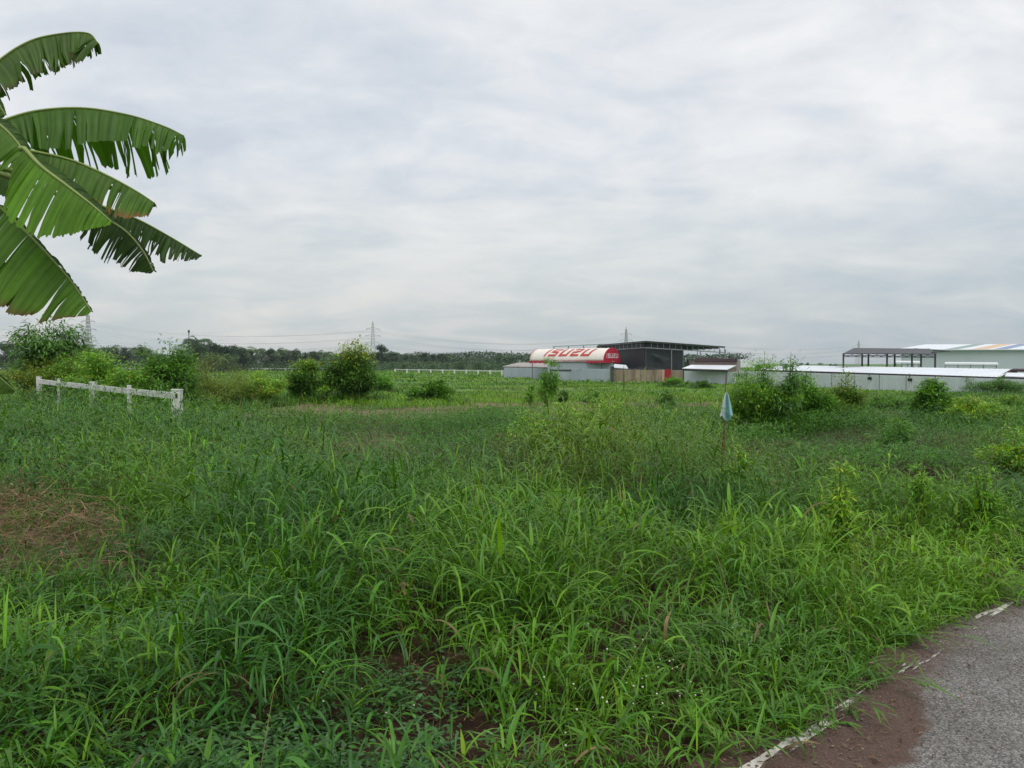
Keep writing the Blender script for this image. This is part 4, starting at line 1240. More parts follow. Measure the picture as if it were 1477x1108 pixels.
for (px_, Y_, top, kd, where) in row:
    o = copy_tree(protos[kd]) if used[kd] else protos[kd]
    used[kd] = True
    hh = (8.0, 7.0, 9.0, 7.2, 6.4, 5.5)[kd]
    x = colX(px_, Y_)
    s = (rowZ(top, Y_) - GZF) / hh
    o.location = (x, Y_, GZF)
    wide = 1.0 if kd in (3, 4) else random.uniform(.9, 1.2)
    o.scale = (s * wide, s * wide, s)
    o.rotation_euler = (0, 0, random.uniform(0, 6.28))
    tag(o, '%s in the far tree line %s' % (KN[kd], where), 'tree', '%ss %s' % (KN[kd], where))
# the wood behind, one mass
n = 70000
xs = RNG.uniform(-420, 130, n); ys = RNG.uniform(430, 470, n)
hs = 6.2 + 4.6 * fbm(xs * .05, ys * .02, 55, 4)
zs = GZF + hs * RNG.random(n) ** .8 * .96
a = Acc()
Lf = RNG.uniform(.7, 1.5, n)
a.add(strips(np.stack([xs, ys, zs], 1), RNG.uniform(0, 6.3, n), RNG.normal(.2, .6, n), np.full(n, .5), np.zeros(n), np.full(n, .5), Lf, Lf * .6, pick(FD, n), 2, 0, RNG.normal(0, .6, n), 'leaf'))
n = 42000
pxx = RNG.uniform(-60, 770, n); ys = RNG.uniform(285, 430, n); xs = colX(pxx, ys)
hs = 1.6 + 4.2 * fbm(xs * .12, ys * .12, 57, 3) ** 1.5
Lf = RNG.uniform(.5, 1.1, n)
a.add(strips(np.stack([xs, ys, GZF + hs * RNG.random(n)], 1), RNG.uniform(0, 6.3, n), RNG.normal(.3, .6, n), np.full(n, .5), np.zeros(n), np.full(n, .5), Lf, Lf * .55, pick(FD + FG[:1], n), 2, 0, RNG.normal(0, .6, n), 'leaf'))
tag(a.build('far_wood', M['far_leaf']), kind='stuff')

# ------------------------------------------------------------------ banana plant
def catmull(pts, n):
    pts = [Vector(p) for p in pts]
    pts = [pts[0] * 2 - pts[1]] + pts + [pts[-1] * 2 - pts[-2]]
    out = []
    segs = len(pts) - 3
    for k in range(n + 1):
        u = k / n * segs; i0 = min(int(u), segs - 1); t = u - i0
        p0, p1, p2, p3 = pts[i0:i0 + 4]
        out.append(0.5 * (2 * p1 + (p2 - p0) * t + (2 * p0 - 5 * p1 + 4 * p2 - p3) * t * t + (3 * p1 - p0 - 3 * p2 + p3) * t ** 3))
    return out
BG = (.060, .13, .018); BD = (.045, .105, .018); BB = (.085, .20, .018)
bx, by = colX(-95, 5.2), 5.2
broot = empty('banana_plant', (bx, by, gz1(bx, by)))
tag(broot, 'banana plant reaching in from the left with long torn drooping leaves', 'banana plant')
crown = P(-95, 250, 5.2)
mb = MB(broot.location)
g0 = gz1(bx, by)
mb.tube([(bx, by, g0 - .1), (bx + .02, by, g0 + .6), (bx - .01, by + .02, g0 + 1.5), (bx, by, crown.z - .35), tuple(crown)], [.15, .13, .11, .09, .05], 14)
mb.build('pseudostem', M['pseudo'], broot, True)
def banana_leaf(rib, halves, stalk=True, label=None, seed=0, rib_r=.011):
    rnd = random.Random(seed)
    N = 110
    pts = catmull([P(*p) for p in rib], N)
    acc = Acc()
    for hf in halves:
        out = Vector(hf['dir']).normalized()
        MM = 7
        ntear = int(hf.get('tears', 9) * 1.9)
        cuts = sorted(set([0, N] + [rnd.randint(2, N - 2) for _ in range(ntear)]))
        wts = hf['w']
        for c0_, c1_ in zip(cuts[:-1], cuts[1:]):
            lenf = rnd.uniform(1 - hf.get('rag', .18), 1.0)
            tear = rnd.uniform(*hf.get('tdepth', (.15, .7)))
            gap = rnd.uniform(*hf.get('gap', (.05, .35)))
            dro = hf.get('droop', .6) * rnd.uniform(.85, 1.2)
            sway = rnd.uniform(-.12, .12) * hf.get('sway', 1)
            tone = rnd.uniform(.82, 1.16)
            seg_len = (pts[c1_] - pts[c0_]).length / 2
            V, C = [], []
            ii = list(range(c0_, c1_ + 1))
            for i_ in ii:
                t = i_ / N
                p = pts[i_]
                T = (pts[min(i_ + 1, N)] - pts[max(i_ - 1, 0)]).normalized()
                o = (out - T * out.dot(T)).normalized()
                vein = (o + T * hf.get('lean', .22)).normalized()
                wpx = float(np.interp(t, np.linspace(0, 1, len(wts)), wts))
                w_ = wpx / F * p.y * lenf * (1 + rnd.uniform(-.035, .035))
                ridge = rnd.uniform(-1, 1) * .0075
                cen = (c0_ + c1_) / 2
                rel = (i_ - cen) / max(1, (c1_ - c0_) / 2)
                streak = rnd.uniform(.86, 1.14) * (.80 if i_ % 5 == 2 else 1)
                for j in range(MM + 1):
                    s = j / MM
                    q_ = p + vein * w_ * (s - .45 * dro * s * s) + Vector((0, 0, -1)) * w_ * dro * .62 * s * s
                    if s > tear:
                        k = (s - tear) / (1 - tear + 1e-6)
                        kg = min(1, (s - tear) / .16)
                        q_ -= T * rel * min(gap * w_ * .16, .32 * seg_len) * kg * (.55 + .45 * k)
                        q_ += T * sway * k * w_
                    q_ += o.cross(T) * (.012 * math.sin(i_ * 1.7) * s * (1 - s) * 2 + ridge * min(1, s * 3))
                    V.append(q_)
                    base = Vector(hf['col'])
                    ed = hf.get('edge')
                    cc = base * tone * streak
                    if ed:
                        k = max(0, min(1, (s - ed[1] + rnd.uniform(-.06, .06)) / .12))
                        cc = cc.lerp(Vector(ed[0]), k)
                    C.append(tuple(cc))
            m_ = MM + 1
            Q = [(a_ * m_ + j, a_ * m_ + j + 1, (a_ + 1) * m_ + j + 1, (a_ + 1) * m_ + j) for a_ in range(len(ii) - 1) for j in range(MM)]
            if Q:
                acc.add((np.array([tuple(v_ - broot.location) for v_ in V]), np.array(Q), np.array(C)))
    lf = acc.build('leaf', M['banana'], broot)
    if label: lf['label'] = label
    ribp = list(pts)
    rads = list(np.linspace(rib_r, .003, len(ribp)))
    if stalk:
        st = pts[0]
        mid = (st + crown) / 2 + Vector((0, 0, .08))
        ribp = [crown, (crown + mid) / 2, mid, (mid + st) / 2] + ribp
        rads = [.028, .024, .02, .016] + rads
    mb = MB(broot.location); mb.tube(ribp, rads, 6); mb.build('midrib', M['rib'], lf, True)
BR = ((.16, .09, .035), .86)
DN = (0.05, -.45, -1); UPB = (0.1, .75, -.55)
# upper arching leaf
banana_leaf([(-60, 150, 5.0), (0, 93, 5.0), (48, 61, 5.0), (95, 49, 5.0), (133, 48, 4.98), (148, 62, 4.97)],
            [dict(dir=DN, w=[40, 66, 76, 76, 70, 62, 50, 44], col=(.085, .165, .026), tears=13, rag=.25, tdepth=(.35, .85), gap=(.1, .7), droop=.35, edge=((.09, .07, .03), .9)),
             dict(dir=(0, .9, -.7), w=[30, 55, 60, 58, 50, 40, 30, 24], col=BD, tears=16, rag=.3, gap=(.2, .8))], seed=1)
# second leaf, longest and nearly level
banana_leaf([(-40, 196, 4.9), (8, 175, 4.9), (60, 160, 4.9), (125, 156, 4.88), (190, 166, 4.86), (240, 182, 4.85), (269, 196, 4.85)],
            [dict(dir=DN, w=[30, 52, 66, 72, 66, 52, 46, 40, 26], col=(.080, .180, .022), tears=12, rag=.16, tdepth=(.05, .6), gap=(.05, .45), droop=.4),
             dict(dir=(0.1, .6, -.9), w=[30, 70, 88, 96, 98, 94, 80, 50, 22], col=(.070, .17, .018), tears=20, rag=.22, tdepth=(.35, .8), gap=(.3, 1.0), droop=.5)], seed=2)
# brown edged leaf behind the front one
banana_leaf([(20, 214, 4.75), (60, 220, 4.75), (110, 232, 4.74), (160, 254, 4.72), (200, 276, 4.7), (226, 293, 4.7)],
            [dict(dir=DN, w=[12, 36, 52, 58, 54, 44, 24], col=(.085, .185, .02), tears=8, rag=.1, tdepth=(.3, .8), gap=(.05, .3), droop=.35, edge=((.30, .15, .06), .80)),
             dict(dir=(0, 1, -.3), w=[10, 30, 40, 40, 30, 20, 10], col=BD, tears=6)], seed=3)
# bright front leaf, its face turned to the camera
banana_leaf([(40, 214, 4.45), (64, 240, 4.42), (98, 266, 4.38), (134, 294, 4.35), (164, 320, 4.32)],
            [dict(dir=(-.55, -.35, -.8), w=[30, 84, 96, 88, 62, 34, 6], col=(.12, .28, .016), tears=4, rag=.06, tdepth=(.55, .9), gap=(.05, .3), droop=.25, lean=.35, sway=.4),
             dict(dir=(.5, .75, .25), w=[6, 30, 40, 36, 26, 14, 4], col=(.05, .11, .02), tears=5, rag=.1, droop=.4)], seed=4, rib_r=.013)
# short leaf at the left edge
banana_leaf([(-60, 150, 4.55), (-20, 164, 4.52), (8, 182, 4.5), (30, 205, 4.48), (50, 236, 4.46)],
            [dict(dir=(-.35, -.5, -.8), w=[46, 100, 112, 104, 76, 42, 8], col=(.10, .225, .018), tears=4, rag=.06, tdepth=(.5, .9), droop=.25, lean=.3),
             dict(dir=(.6, .6, .35), w=[5, 22, 30, 28, 24, 16, 4], col=(.06, .125, .022), tears=3, rag=.05, droop=.5)], seed=5, rib_r=.013)
# blade tucked in behind the crown
banana_leaf([(-70, 96, 5.4), (-35, 112, 5.4), (-5, 136, 5.4), (14, 166, 5.38)],
            [dict(dir=(-.3, -.4, -.9), w=[40, 54, 44, 8], col=BG, tears=4, rag=.1, droop=.3),
             dict(dir=(.5, .7, .3), w=[6, 16, 14, 3], col=BG, tears=2)], seed=15)
banana_leaf([(-80, 214, 5.6), (-40, 222, 5.6), (0, 240, 5.6), (30, 262, 5.58), (44, 286, 5.58)],
            [dict(dir=(-.4, -.4, -.8), w=[30, 46, 44, 30, 6], col=(.055, .13, .018), tears=5, rag=.12, droop=.3),
             dict(dir=(.5, .7, .3), w=[6, 20, 22, 14, 3], col=BG, tears=3)], seed=16)
# dark narrow leaf reaching farthest right and down
banana_leaf([(100, 268, 5.3), (150, 297, 5.3), (200, 316, 5.28), (248, 342, 5.26), (291, 368, 5.25)],
            [dict(dir=DN, w=[10, 34, 44, 46, 44, 36, 8], col=(.05, .11, .022), tears=22, rag=.25, tdepth=(.45, .8), gap=(.2, .9), droop=.3, edge=((.06, .045, .03), .88)),
             dict(dir=(0, .9, -.6), w=[10, 24, 30, 30, 26, 20, 4], col=BD, tears=14, rag=.3)], seed=6)
# dark torn leaf below it
banana_leaf([(112, 290, 5.1), (150, 312, 5.1), (184, 334, 5.1), (208, 362, 5.08), (223, 391, 5.06)],
            [dict(dir=(-.6, -.3, -.75), w=[12, 46, 56, 54, 44, 30, 8], col=(.045, .095, .022), tears=18, rag=.2, tdepth=(.3, .7), gap=(.3, 1.0), droop=.3),
             dict(dir=(.4, .9, .1), w=[4, 16, 18, 16, 12, 6], col=(.05, .08, .035), tears=6)], seed=7)
# lowest big leaf
banana_leaf([(-55, 258, 4.6), (0, 296, 4.58), (36, 330, 4.56), (72, 368, 4.54), (106, 408, 4.52), (133, 449, 4.5)],
            [dict(dir=(-.62, -.4, -.72), w=[60, 118, 128, 118, 96, 64, 10], col=(.095, .22, .018), tears=9, rag=.10, tdepth=(.35, .85), gap=(.05, .4), droop=.25, lean=.30, edge=BR, sway=.5),
             dict(dir=(.4, .9, -.2), w=[20, 44, 40, 30, 20, 10, 4], col=BD, tears=8)], seed=8)
# leaf under it with its midrib showing at the picture's edge
banana_leaf([(-70, 340, 4.75), (-30, 366, 4.74), (0, 392, 4.73), (22, 416, 4.72), (48, 440, 4.71)],
            [dict(dir=(-.5, -.4, -.8), w=[40, 62, 54, 44, 26, 8], col=(.06, .12, .022), tears=10, rag=.2, tdepth=(.4, .8), gap=(.2, .7), droop=.3, edge=((.17, .08, .04), .72)),
             dict(dir=(.7, .5, .4), w=[10, 36, 42, 34, 22, 6], col=(.05, .10, .022), tears=6, rag=.15, edge=((.17, .08, .04), .8))], seed=9)
# low young leaf peeping in at the left edge
banana_leaf([(-60, 500, 4.9), (-30, 523, 4.88), (0, 545, 4.85), (21, 563, 4.83)],
            [dict(dir=(-.6, -.4, -.6), w=[30, 42, 32, 6], col=(.08, .17, .02), tears=1, rag=.03, droop=.3),
             dict(dir=(.6, .5, .6), w=[4, 10, 8, 2], col=(.07, .14, .02), tears=1)], seed=10, rib_r=.01)
# leaves on the plant's other side, beyond the picture
for k, (r_, w_) in enumerate(([[(-120, 235, 5.2), (-190, 190, 5.2), (-270, 190, 5.2), (-350, 235, 5.2)], 72], [[(-120, 262, 5.2), (-180, 262, 5.0), (-250, 305, 4.9), (-310, 385, 4.85)], 80],
                              [[(-105, 225, 5.4), (-130, 120, 5.7), (-150, 60, 6.1), (-180, 45, 6.6)], 70], [[(-110, 262, 5.4), (-160, 270, 5.9), (-200, 310, 6.3), (-240, 380, 6.6)], 66])):
    banana_leaf(r_, [dict(dir=(-.1, -.5, -1), w=[14, w_, w_, w_ * .8, 12], col=(.085, .18, .02), tears=8, rag=.2, droop=.4), dict(dir=(.1, .8, -.5), w=[12, w_, w_, w_ * .8, 12], col=(.075, .17, .02), tears=8, rag=.2, droop=.5)], seed=30 + k)
# dry tip at the top
banana_leaf([(-60, 30, 5.2), (-25, 8, 5.2), (-4, 14, 5.2), (3, 24, 5.2)],
            [dict(dir=DN, w=[30, 30, 22, 12], col=(.06, .055, .045), tears=8, rag=.4, gap=(.3, .9))], seed=12)

# ------------------------------------------------------------------ flag on its stake
fx, fyY = colX(1045.5, 10.3), 10.3
g_ = gz1(fx, fyY)
mb = MB((fx, fyY, g_))
mb.tube([(fx + .0, fyY, g_ - .15), (fx - .022, fyY, g_ + .45), (fx + .010, fyY + .01, g_ + .9), (fx + .012, fyY, rowZ(541, fyY))], [.026, .022, .011, .006], 7)
o = mb.build('stake', M['stake'], None, True); o.location = (fx, fyY, g_)
tag(o, 'thin rusty brown stake standing in tall grass right of centre', 'stake')
zt, zb = rowZ(566, fyY), rowZ(602, fyY)
vs, fs, cl_ = [], [], []
nu, nv_ = 12, 10
for r_ in range(nv_ + 1):
    v_ = r_ / nv_
    for c_ in range(nu + 1):
        u = c_ / nu
        half = .012 + .085 * v_ ** .8
        xx = fx + .012 + (u - .48) * 2 * half
        yy = fyY - .02 - .035 * math.sin(u * math.pi * 3 + v_ * 1.2) * (.3 + v_) - .02
        low = zb + (.03 * math.sin(u * 9) + .05 * abs(u - .55) - .02)
        vs.append((xx - fx, yy - fyY, zt + (low - zt) * v_ - zt))
        cl_.append((.62, .70, .72) if u < .42 else ((.15, .40, .43) if u < .74 else (.38, .60, .60)))
for r_ in range(nv_):
    for c_ in range(nu):
        k = r_ * (nu + 1) + c_
        fs.append((k, k + 1, k + nu + 2, k + nu + 1))
me = np_mesh('flag', np.array(vs), np.array(fs), np.array(cl_))
o = link('flag', me, foliage('flag_cloth', .7, .3, (1, 1, 1), .2), None, True)
o.location = (fx, fyY, zt)
tag(o, 'drooping teal and white cloth flag tied to the rusty stake', 'flag')

# ------------------------------------------------------------------ grass
GREEN = np.array([(.062, .198, .012), (.082, .225, .013), (.046, .154, .013), (.110, .252, .015)])
BLUEG = np.array([(.044, .148, .022), (.056, .176, .024), (.036, .125, .019)])
LIME = np.array([(.130, .295, .010), (.162, .332, .012), (.104, .255, .011)])
def scatter(y0, y1, dens, margin):
    area = 0.5 * (y1 * y1 - y0 * y0) * (2 * (CX / F)) + 2 * margin * (y1 - y0)
    n = int(area * dens)
    # depth with density per area constant
    y = np.sqrt(RNG.random(n) * (y1 * y1 - y0 * y0) + y0 * y0)
    x = (RNG.random(n) * 2 - 1) * (y * CX / F + margin)
    return x, y
gr = Acc()
def tussock(x, y, cell, seed):
    """nearest jittered clump centre: distance, outward direction, two random numbers"""
    ix, iy = np.floor(x / cell), np.floor(y / cell)
    best = np.full(len(x), 9e9); ox = np.zeros(len(x)); oy = np.zeros(len(x)); r1 = np.zeros(len(x)); r2 = np.zeros(len(x))
    for a_ in (-1, 0, 1):
        for b_ in (-1, 0, 1):
            jx, jy = ix + a_, iy + b_
            cx_ = (jx + hash2(jx, jy, seed)) * cell; cy_ = (jy + hash2(jx, jy, seed + 1)) * cell
            d_ = np.hypot(x - cx_, y - cy_)
            k = d_ < best
            best[k] = d_[k]; ox[k] = (x - cx_)[k]; oy[k] = (y - cy_)[k]
            r1[k] = hash2(jx, jy, seed + 2)[k]; r2[k] = hash2(jx, jy, seed + 3)[k]
    return best, np.arctan2(oy, ox), r1, r2
def grass_zone(y0, y1, dens, margin, S, fold, wscale, nleaf, hscale=1.0):
    x, y = scatter(y0, y1, dens, margin)
    z = zones(x, y)
    off = -road_off(x, y)
    cell = .62
    td, taz, tr1, tr2 = tussock(x, y, cell, 301)
    keep = off > -0.13 - .14 * smooth(1.4, 3, road_along(x, y)) + 0.24 * vnoise(road_along(x, y) * 2.2, x * 0, 12)
    p_ = 1 - .97 * z['bare'] - .45 * z['straw'] - .70 * z['creep']
    clump = fbm(x * 1.6, y * 1.6, 41, 3)
    p_ *= np.clip(.35 + 2.2 * (clump - .28), .15, 1)
    p_ *= np.clip(1.25 - (td / cell) * (.75 + .7 * tr2), .10, 1)
    p_ *= 1 - .92 * smooth(20.5, 24, y + (fbm(x * .12, y * .12, 3) - .5) * 6)
    keep &= RNG.random(len(x)) < p_
    sel = np.where(keep)[0]
    x, y, off, td, taz, tr1, tr2 = [v_[sel] for v_ in (x, y, off, td, taz, tr1, tr2)]
    z = {k: v_[sel] for k, v_ in z.items()}
    n = len(x)
    hN = smooth(.27, .73, fbm(x * .45, y * .45, 51, 3))
    h = (.16 + .40 * hN + .34 * tr1 * (1 - .55 * td / cell)) * hscale
    h *= 1 - .62 * z['straw'] - .35 * z['creep'] - .35 * z['feather'] - .35 * z['bare']
    h *= .40 + .60 * smooth(-.1, 1.4, off)
    h *= .72 + .28 * smooth(2.6, 5.0, y)
    low_left = smooth(430, 150, z['px']) * smooth(1030, 950, z['py']) * smooth(720, 790, z['py'])
    h *= 1 - .55 * low_left
    h *= 1 - .12 * smooth(12, 20, y) * smooth(300, 380, z['px'])
    h *= 1 + .62 * smooth(12, 15, y) * smooth(330, 270, z['px'])
    h *= 1 + .85 * blob(z['px'], z['py'], 930, 700, 200, 42) + .35 * blob(z['px'], z['py'], 420, 800, 180, 45)
    h *= 1 - .50 * np.exp(-(((x - colX(1046, 9.6)) / .55) ** 2 + ((y - 9.4) / 1.0) ** 2))
    h *= RNG.uniform(.6, 1.2, n)
    g = gz(x, y)
    c = GREEN[RNG.integers(0, 4, n)]
    hueN = fbm(x * .5 + 7, y * .5, 61, 3) + RNG.normal(0, .06, n) + (tr2 - .5) * .14
    blu = BLUEG[RNG.integers(0, 3, n)]; lim = LIME[RNG.integers(0, 3, n)]
    kb = smooth(.56, .43, hueN - .02 * smooth(900, 500, z['px']))[:, None]; c = c * (1 - kb) + blu * kb
    kl = np.clip(smooth(.55, .66, hueN) * .6 + z['lime'] * .85, 0, 1)[:, None]; c = c * (1 - kl) + lim * kl
    kf = (z['feather'] * .65)[:, None]; c = c * (1 - kf) + BLUEG[RNG.integers(0, 3, n)] * np.array([1.15, .92, 1.25]) * kf
    kbr = (np.clip(blob(z['px'], z['py'], 520, 668, 110, 16) + .7 * blob(z['px'], z['py'], 740, 700, 60, 22), 0, 1) * .7)[:, None]; c = c * (1 - kbr) + np.array([.10, .085, .035]) * kbr
    ky = (z['yellow'] * .72)[:, None]; c = c * (1 - ky) + np.array([.17, .25, .03]) * ky
    leanaz = taz + RNG.normal(0, .7, n)
    lean = np.clip(.12 + .75 * td / cell + RNG.normal(0, .16, n), .02, 1.15)
    fine = np.clip(z['feather'] + z['lime'] * .30, 0, 1)
    sdir = np.stack([np.cos(leanaz) * np.sin(lean), np.sin(leanaz) * np.sin(lean), np.cos(lean)], 1)
    root = np.stack([x, y, g - .01], 1)
    if y1 < 13:
        k = RNG.random(n) < .5
        gr.add(strips(root[k], leanaz[k], np.pi / 2 - lean[k], np.full(k.sum(), .25), np.zeros(k.sum()), np.full(k.sum(), .5), h[k], np.full(k.sum(), .0042 * wscale), (c * np.array([1.2, 1.0, .95]))[k], 3, 0, RNG.normal(0, .3, k.sum()), 'stem'))
    rep = RNG.integers(nleaf[0], nleaf[1] + 1, n)
    idx = np.repeat(np.arange(n), rep)
    m_ = len(idx)
    f_ = RNG.uniform(.10, 1.0, m_)
    b_ = root[idx] + sdir[idx] * (h[idx] * f_)[:, None]
    az = leanaz[idx] + RNG.normal(0, 1.2, m_)
    e0 = np.where(f_ > .8, RNG.normal(.95, .28, m_), RNG.normal(.72, .32, m_))
    b1 = np.clip(RNG.normal(1.55, .6, m_), .2, 3.0)
    kk = RNG.random(m_) < .25
    b2 = np.where(kk, RNG.uniform(.5, 1.4, m_), 0)
    L_ = RNG.uniform(.16, .44, m_) * (.72 + .5 * (h[idx] > .4)) * (1 - .40 * fine[idx]) * (.84 if y1 < 6 else .86)
    L_ *= 1 - .38 * smooth(6.5, 11, y[idx])
    W_ = .0106 * np.exp(RNG.normal(0, .38, m_)) * wscale * (1 - .45 * fine[idx]) * (1 - .25 * z['straw'][idx])
    cc = c[idx] * (1 + RNG.normal(0, .17, (m_, 1))) * (1 + RNG.normal(0, .05, (m_, 3)))
    dead = RNG.random(m_) < (.008 + .10 * z['straw'][idx] + .05 * z['bare'][idx])
    cc[dead] = np.array([.24, .17, .08]) * RNG.uniform(.6, 1.2, (int(dead.sum()), 1))
    # upright young leaves are yellower
    yv = (f_ > .86) & ~dead & (RNG.random(m_) < .12 - .09 * smooth(6, 11, y[idx]))
    cc[yv] *= np.array([1.6, 1.3, .8])
    e0[yv] = RNG.normal(1.3, .14, int(yv.sum())); b1[yv] *= .4; b2[yv] = 0; L_[yv] *= .72
    gr.add(strips(b_, az, e0, b1, b2, RNG.uniform(.35, .7, m_), L_, W_, np.clip(cc, .004, 1), S, fold, RNG.normal(0, .45, m_)))
grass_zone(2.2, 5.5, 400, 1.6, 6, .16, 1.0, (4, 5))
grass_zone(5.5, 9, 330, 1.6, 5, .14, 1.05, (4, 5))
grass_zone(9, 14, 300, 1.8, 5, 0, 1.05, (4, 5))
grass_zone(14, 24.5, 170, 2.0, 4, 0, 1.35, (4, 5), .95)
# short undergrowth between the tussocks, right up to the worn road line
n = 260                                  # long bare flowering stalks, some of them dry
x, y = scatter(2.6, 10, 3.6, 1.2)
k = road_off(x, y) < -.05
x, y = x[k], y[k]; n = len(x)
c = GREEN[RNG.integers(0, 4, n)] * np.array([1.5, 1.15, 1.3]); kd = RNG.random(n) < .35; c[kd] = (.24, .19, .09)
gr.add(strips(np.stack([x, y, gz(x, y)], 1), RNG.uniform(0, 6.3, n), RNG.normal(.95, .3, n), RNG.uniform(.1, .9, n), np.zeros(n), np.full(n, .5), RNG.uniform(.4, .95, n), np.full(n, .0042), c, 5, 0, None, 'stem'))
def under(y0, y1, dens):
    x, y = scatter(y0, y1, dens, 1.4)
    z = zones(x, y); off = -road_off(x, y)
    p_ = 1 - .93 * z['bare'] - .6 * z['straw'] - .8 * z['creep']
    p_ *= np.where(off < .6, 1.0, .60) * np.clip(.3 + 2 * (fbm(x * 2.2, y * 2.2, 151) - .25), .15, 1)
    k = (RNG.random(len(x)) < p_) & (off > -.10 + .20 * vnoise(road_along(x, y) * 3, x * 0, 14))
    x, y, off = x[k], y[k], off[k]; lime = z['lime'][k]; n = len(x)
    c = GREEN[RNG.integers(0, 4, n)]; kl = np.clip(lime * .8 + .05, 0, 1)[:, None]
    c = c * (1 - kl) + LIME[RNG.integers(0, 3, n)] * kl
    idx = np.repeat(np.arange(n), 5); m_ = len(idx)
    b_ = np.stack([x, y, gz(x, y)], 1)[idx] + np.stack([RNG.normal(0, .02, m_), RNG.normal(0, .02, m_), RNG.uniform(0, .09, m_)], 1)
    b_[:, 2] = np.maximum(b_[:, 2], np.where(off[idx] < .12, .006, -9))
    gr.add(strips(b_, RNG.uniform(0, 6.3, m_), RNG.normal(.85, .35, m_), RNG.uniform(.4, 1.9, m_), np.zeros(m_), np.full(m_, .5), RNG.uniform(.05, .17, m_), RNG.uniform(.0045, .010, m_), np.clip(c[idx] * (1 + RNG.normal(0, .18, (m_, 1))), .004, 1), 4, 0, RNG.normal(0, .45, m_)))
under(2.2, 5.5, 260)
under(5.5, 10, 110)
# a few long runners that sprawl over the asphalt
n = 26
u = RNG.uniform(-.6, 3.2, n); o_ = RNG.uniform(-.30, .0, n)
x, y = RP[0] + RU[0] * u + RN[0] * o_, RP[1] + RU[1] * u + RN[1] * o_
az0 = np.arctan2(RN[1], RN[0]) + RNG.normal(.5, .6, n)
L_ = RNG.uniform(.22, .60, n)
gr.add(strips(np.stack([x, y, np.full(n, .05)], 1), az0, RNG.normal(.22, .08, n), RNG.uniform(.35, .55, n), np.zeros(n), np.full(n, .5), L_, np.full(n, .005), GREEN[RNG.integers(0, 4, n)] * 1.1, 6, 0, None, 'stem'))
idx = np.repeat(np.arange(n), 5); m_ = len(idx); f_ = RNG.uniform(.25, .95, m_)
b_ = np.stack([x[idx] + np.cos(az0[idx]) * L_[idx] * f_, y[idx] + np.sin(az0[idx]) * L_[idx] * f_, .05 + .10 * f_ * (1 - f_) + .015 + 0 * f_], 1)
gr.add(strips(b_, az0[idx] + RNG.normal(0, .7, m_), RNG.normal(.35, .2, m_), RNG.uniform(.5, 1.0, m_), np.zeros(m_), np.full(m_, .5), RNG.uniform(.08, .24, m_), RNG.uniform(.007, .014, m_), GREEN[RNG.integers(0, 4, m_)], 5, .14, RNG.normal(0, .4, m_)))
FLN = 70
fpx, fpy = RNG.normal(960, 105, FLN), RNG.normal(985, 45, FLN)
k = RNG.random(FLN) < .04
fpx[k], fpy[k] = RNG.normal(570, 60, k.sum()), RNG.normal(1000, 40, k.sum())
FY = EYE * F / np.maximum(190, fpy + 60 - 524); FX = colX(fpx, FY)
k = (road_off(FX, FY) < -.18) & (FY > 2.5)
FX, FY = FX[k], FY[k]
FH = RNG.uniform(.10, .30, len(FX)); FG_ = gz(FX, FY)
gr.add(strips(np.stack([FX, FY, FG_], 1), RNG.uniform(0, 6.3, len(FX)), np.full(len(FX), np.pi / 2), np.zeros(len(FX)), np.zeros(len(FX)), np.full(len(FX), .5), FH, np.full(len(FX), .0022), GREEN[RNG.integers(0, 4, len(FX))], 2, 0, None, 'stem'))
tag(gr.build('grass', M['grass']), kind='stuff')

# meadow beyond
gr = Acc()
def meadow(y0, y1, dens, w_, h0, h1):
    x, y = scatter(y0, y1, dens, 5)
    wv = (fbm(x * .12, y * .12, 3) - .5)
    strip = smooth(21, 25, y + wv * 6) * (1 - smooth(35, 39, y + wv * 10)) * smooth(.40, .56, fbm(x * .2, y * .25, 44) + .05)
    tuft = fbm(x * .35, y * .3, 81, 3)
    keep = RNG.random(len(x)) < np.clip((tuft - .22) * 2.4, .05, 1) * (1 - .86 * strip)
    x, y, tuft = x[keep], y[keep], tuft[keep]
    n = len(x)
    idx = np.repeat(np.arange(n), 4); m_ = len(idx)
    h = (h0 + (h1 - h0) * np.clip((tuft - .3) * 2, 0, 1))
    c = np.where((fbm(x * .09, y * .12, 91) > .5)[:, None], LIME[RNG.integers(0, 3, n)], GREEN[RNG.integers(0, 4, n)]) * np.array([1.15, 1.05, 1.2])
    px_ = CX + x / y * F
    kd = (smooth(1080, 1180, px_) * (1 - smooth(50, 60, y)) * .7)[:, None]
    c = c * (1 - kd) + BLUEG[RNG.integers(0, 3, n)] * kd
    kt = smooth(.55, .7, fbm(x * .15, y * .2, 101))[:, None] * .55
    c = c * (1 - kt) + np.array([.17, .20, .06]) * kt
    b_ = np.stack([x, y, gz(x, y) - .02], 1)[idx] + RNG.normal(0, .05, (m_, 3)) * np.array([1, 1, 0])
    cc = c[idx] * (1 + RNG.normal(0, .15, (m_, 1)))
    gr.add(strips(b_, RNG.uniform(0, 6.3, m_), RNG.normal(1.1, .25, m_), RNG.uniform(.3, 1.4, m_), np.zeros(m_), np.full(m_, .5), h[idx] * RNG.uniform(.6, 1.3, m_), np.full(m_, w_), np.clip(cc, .004, 1), 3, 0, RNG.normal(0, .5, m_)))
meadow(24, 40, 34, .022, .18, .50)
meadow(40, 62, 15, .04, .15, .42)
meadow(62, 118, 4.5, .08, .14, .42)
meadow(118, 330, .55, .22, .2, .75)
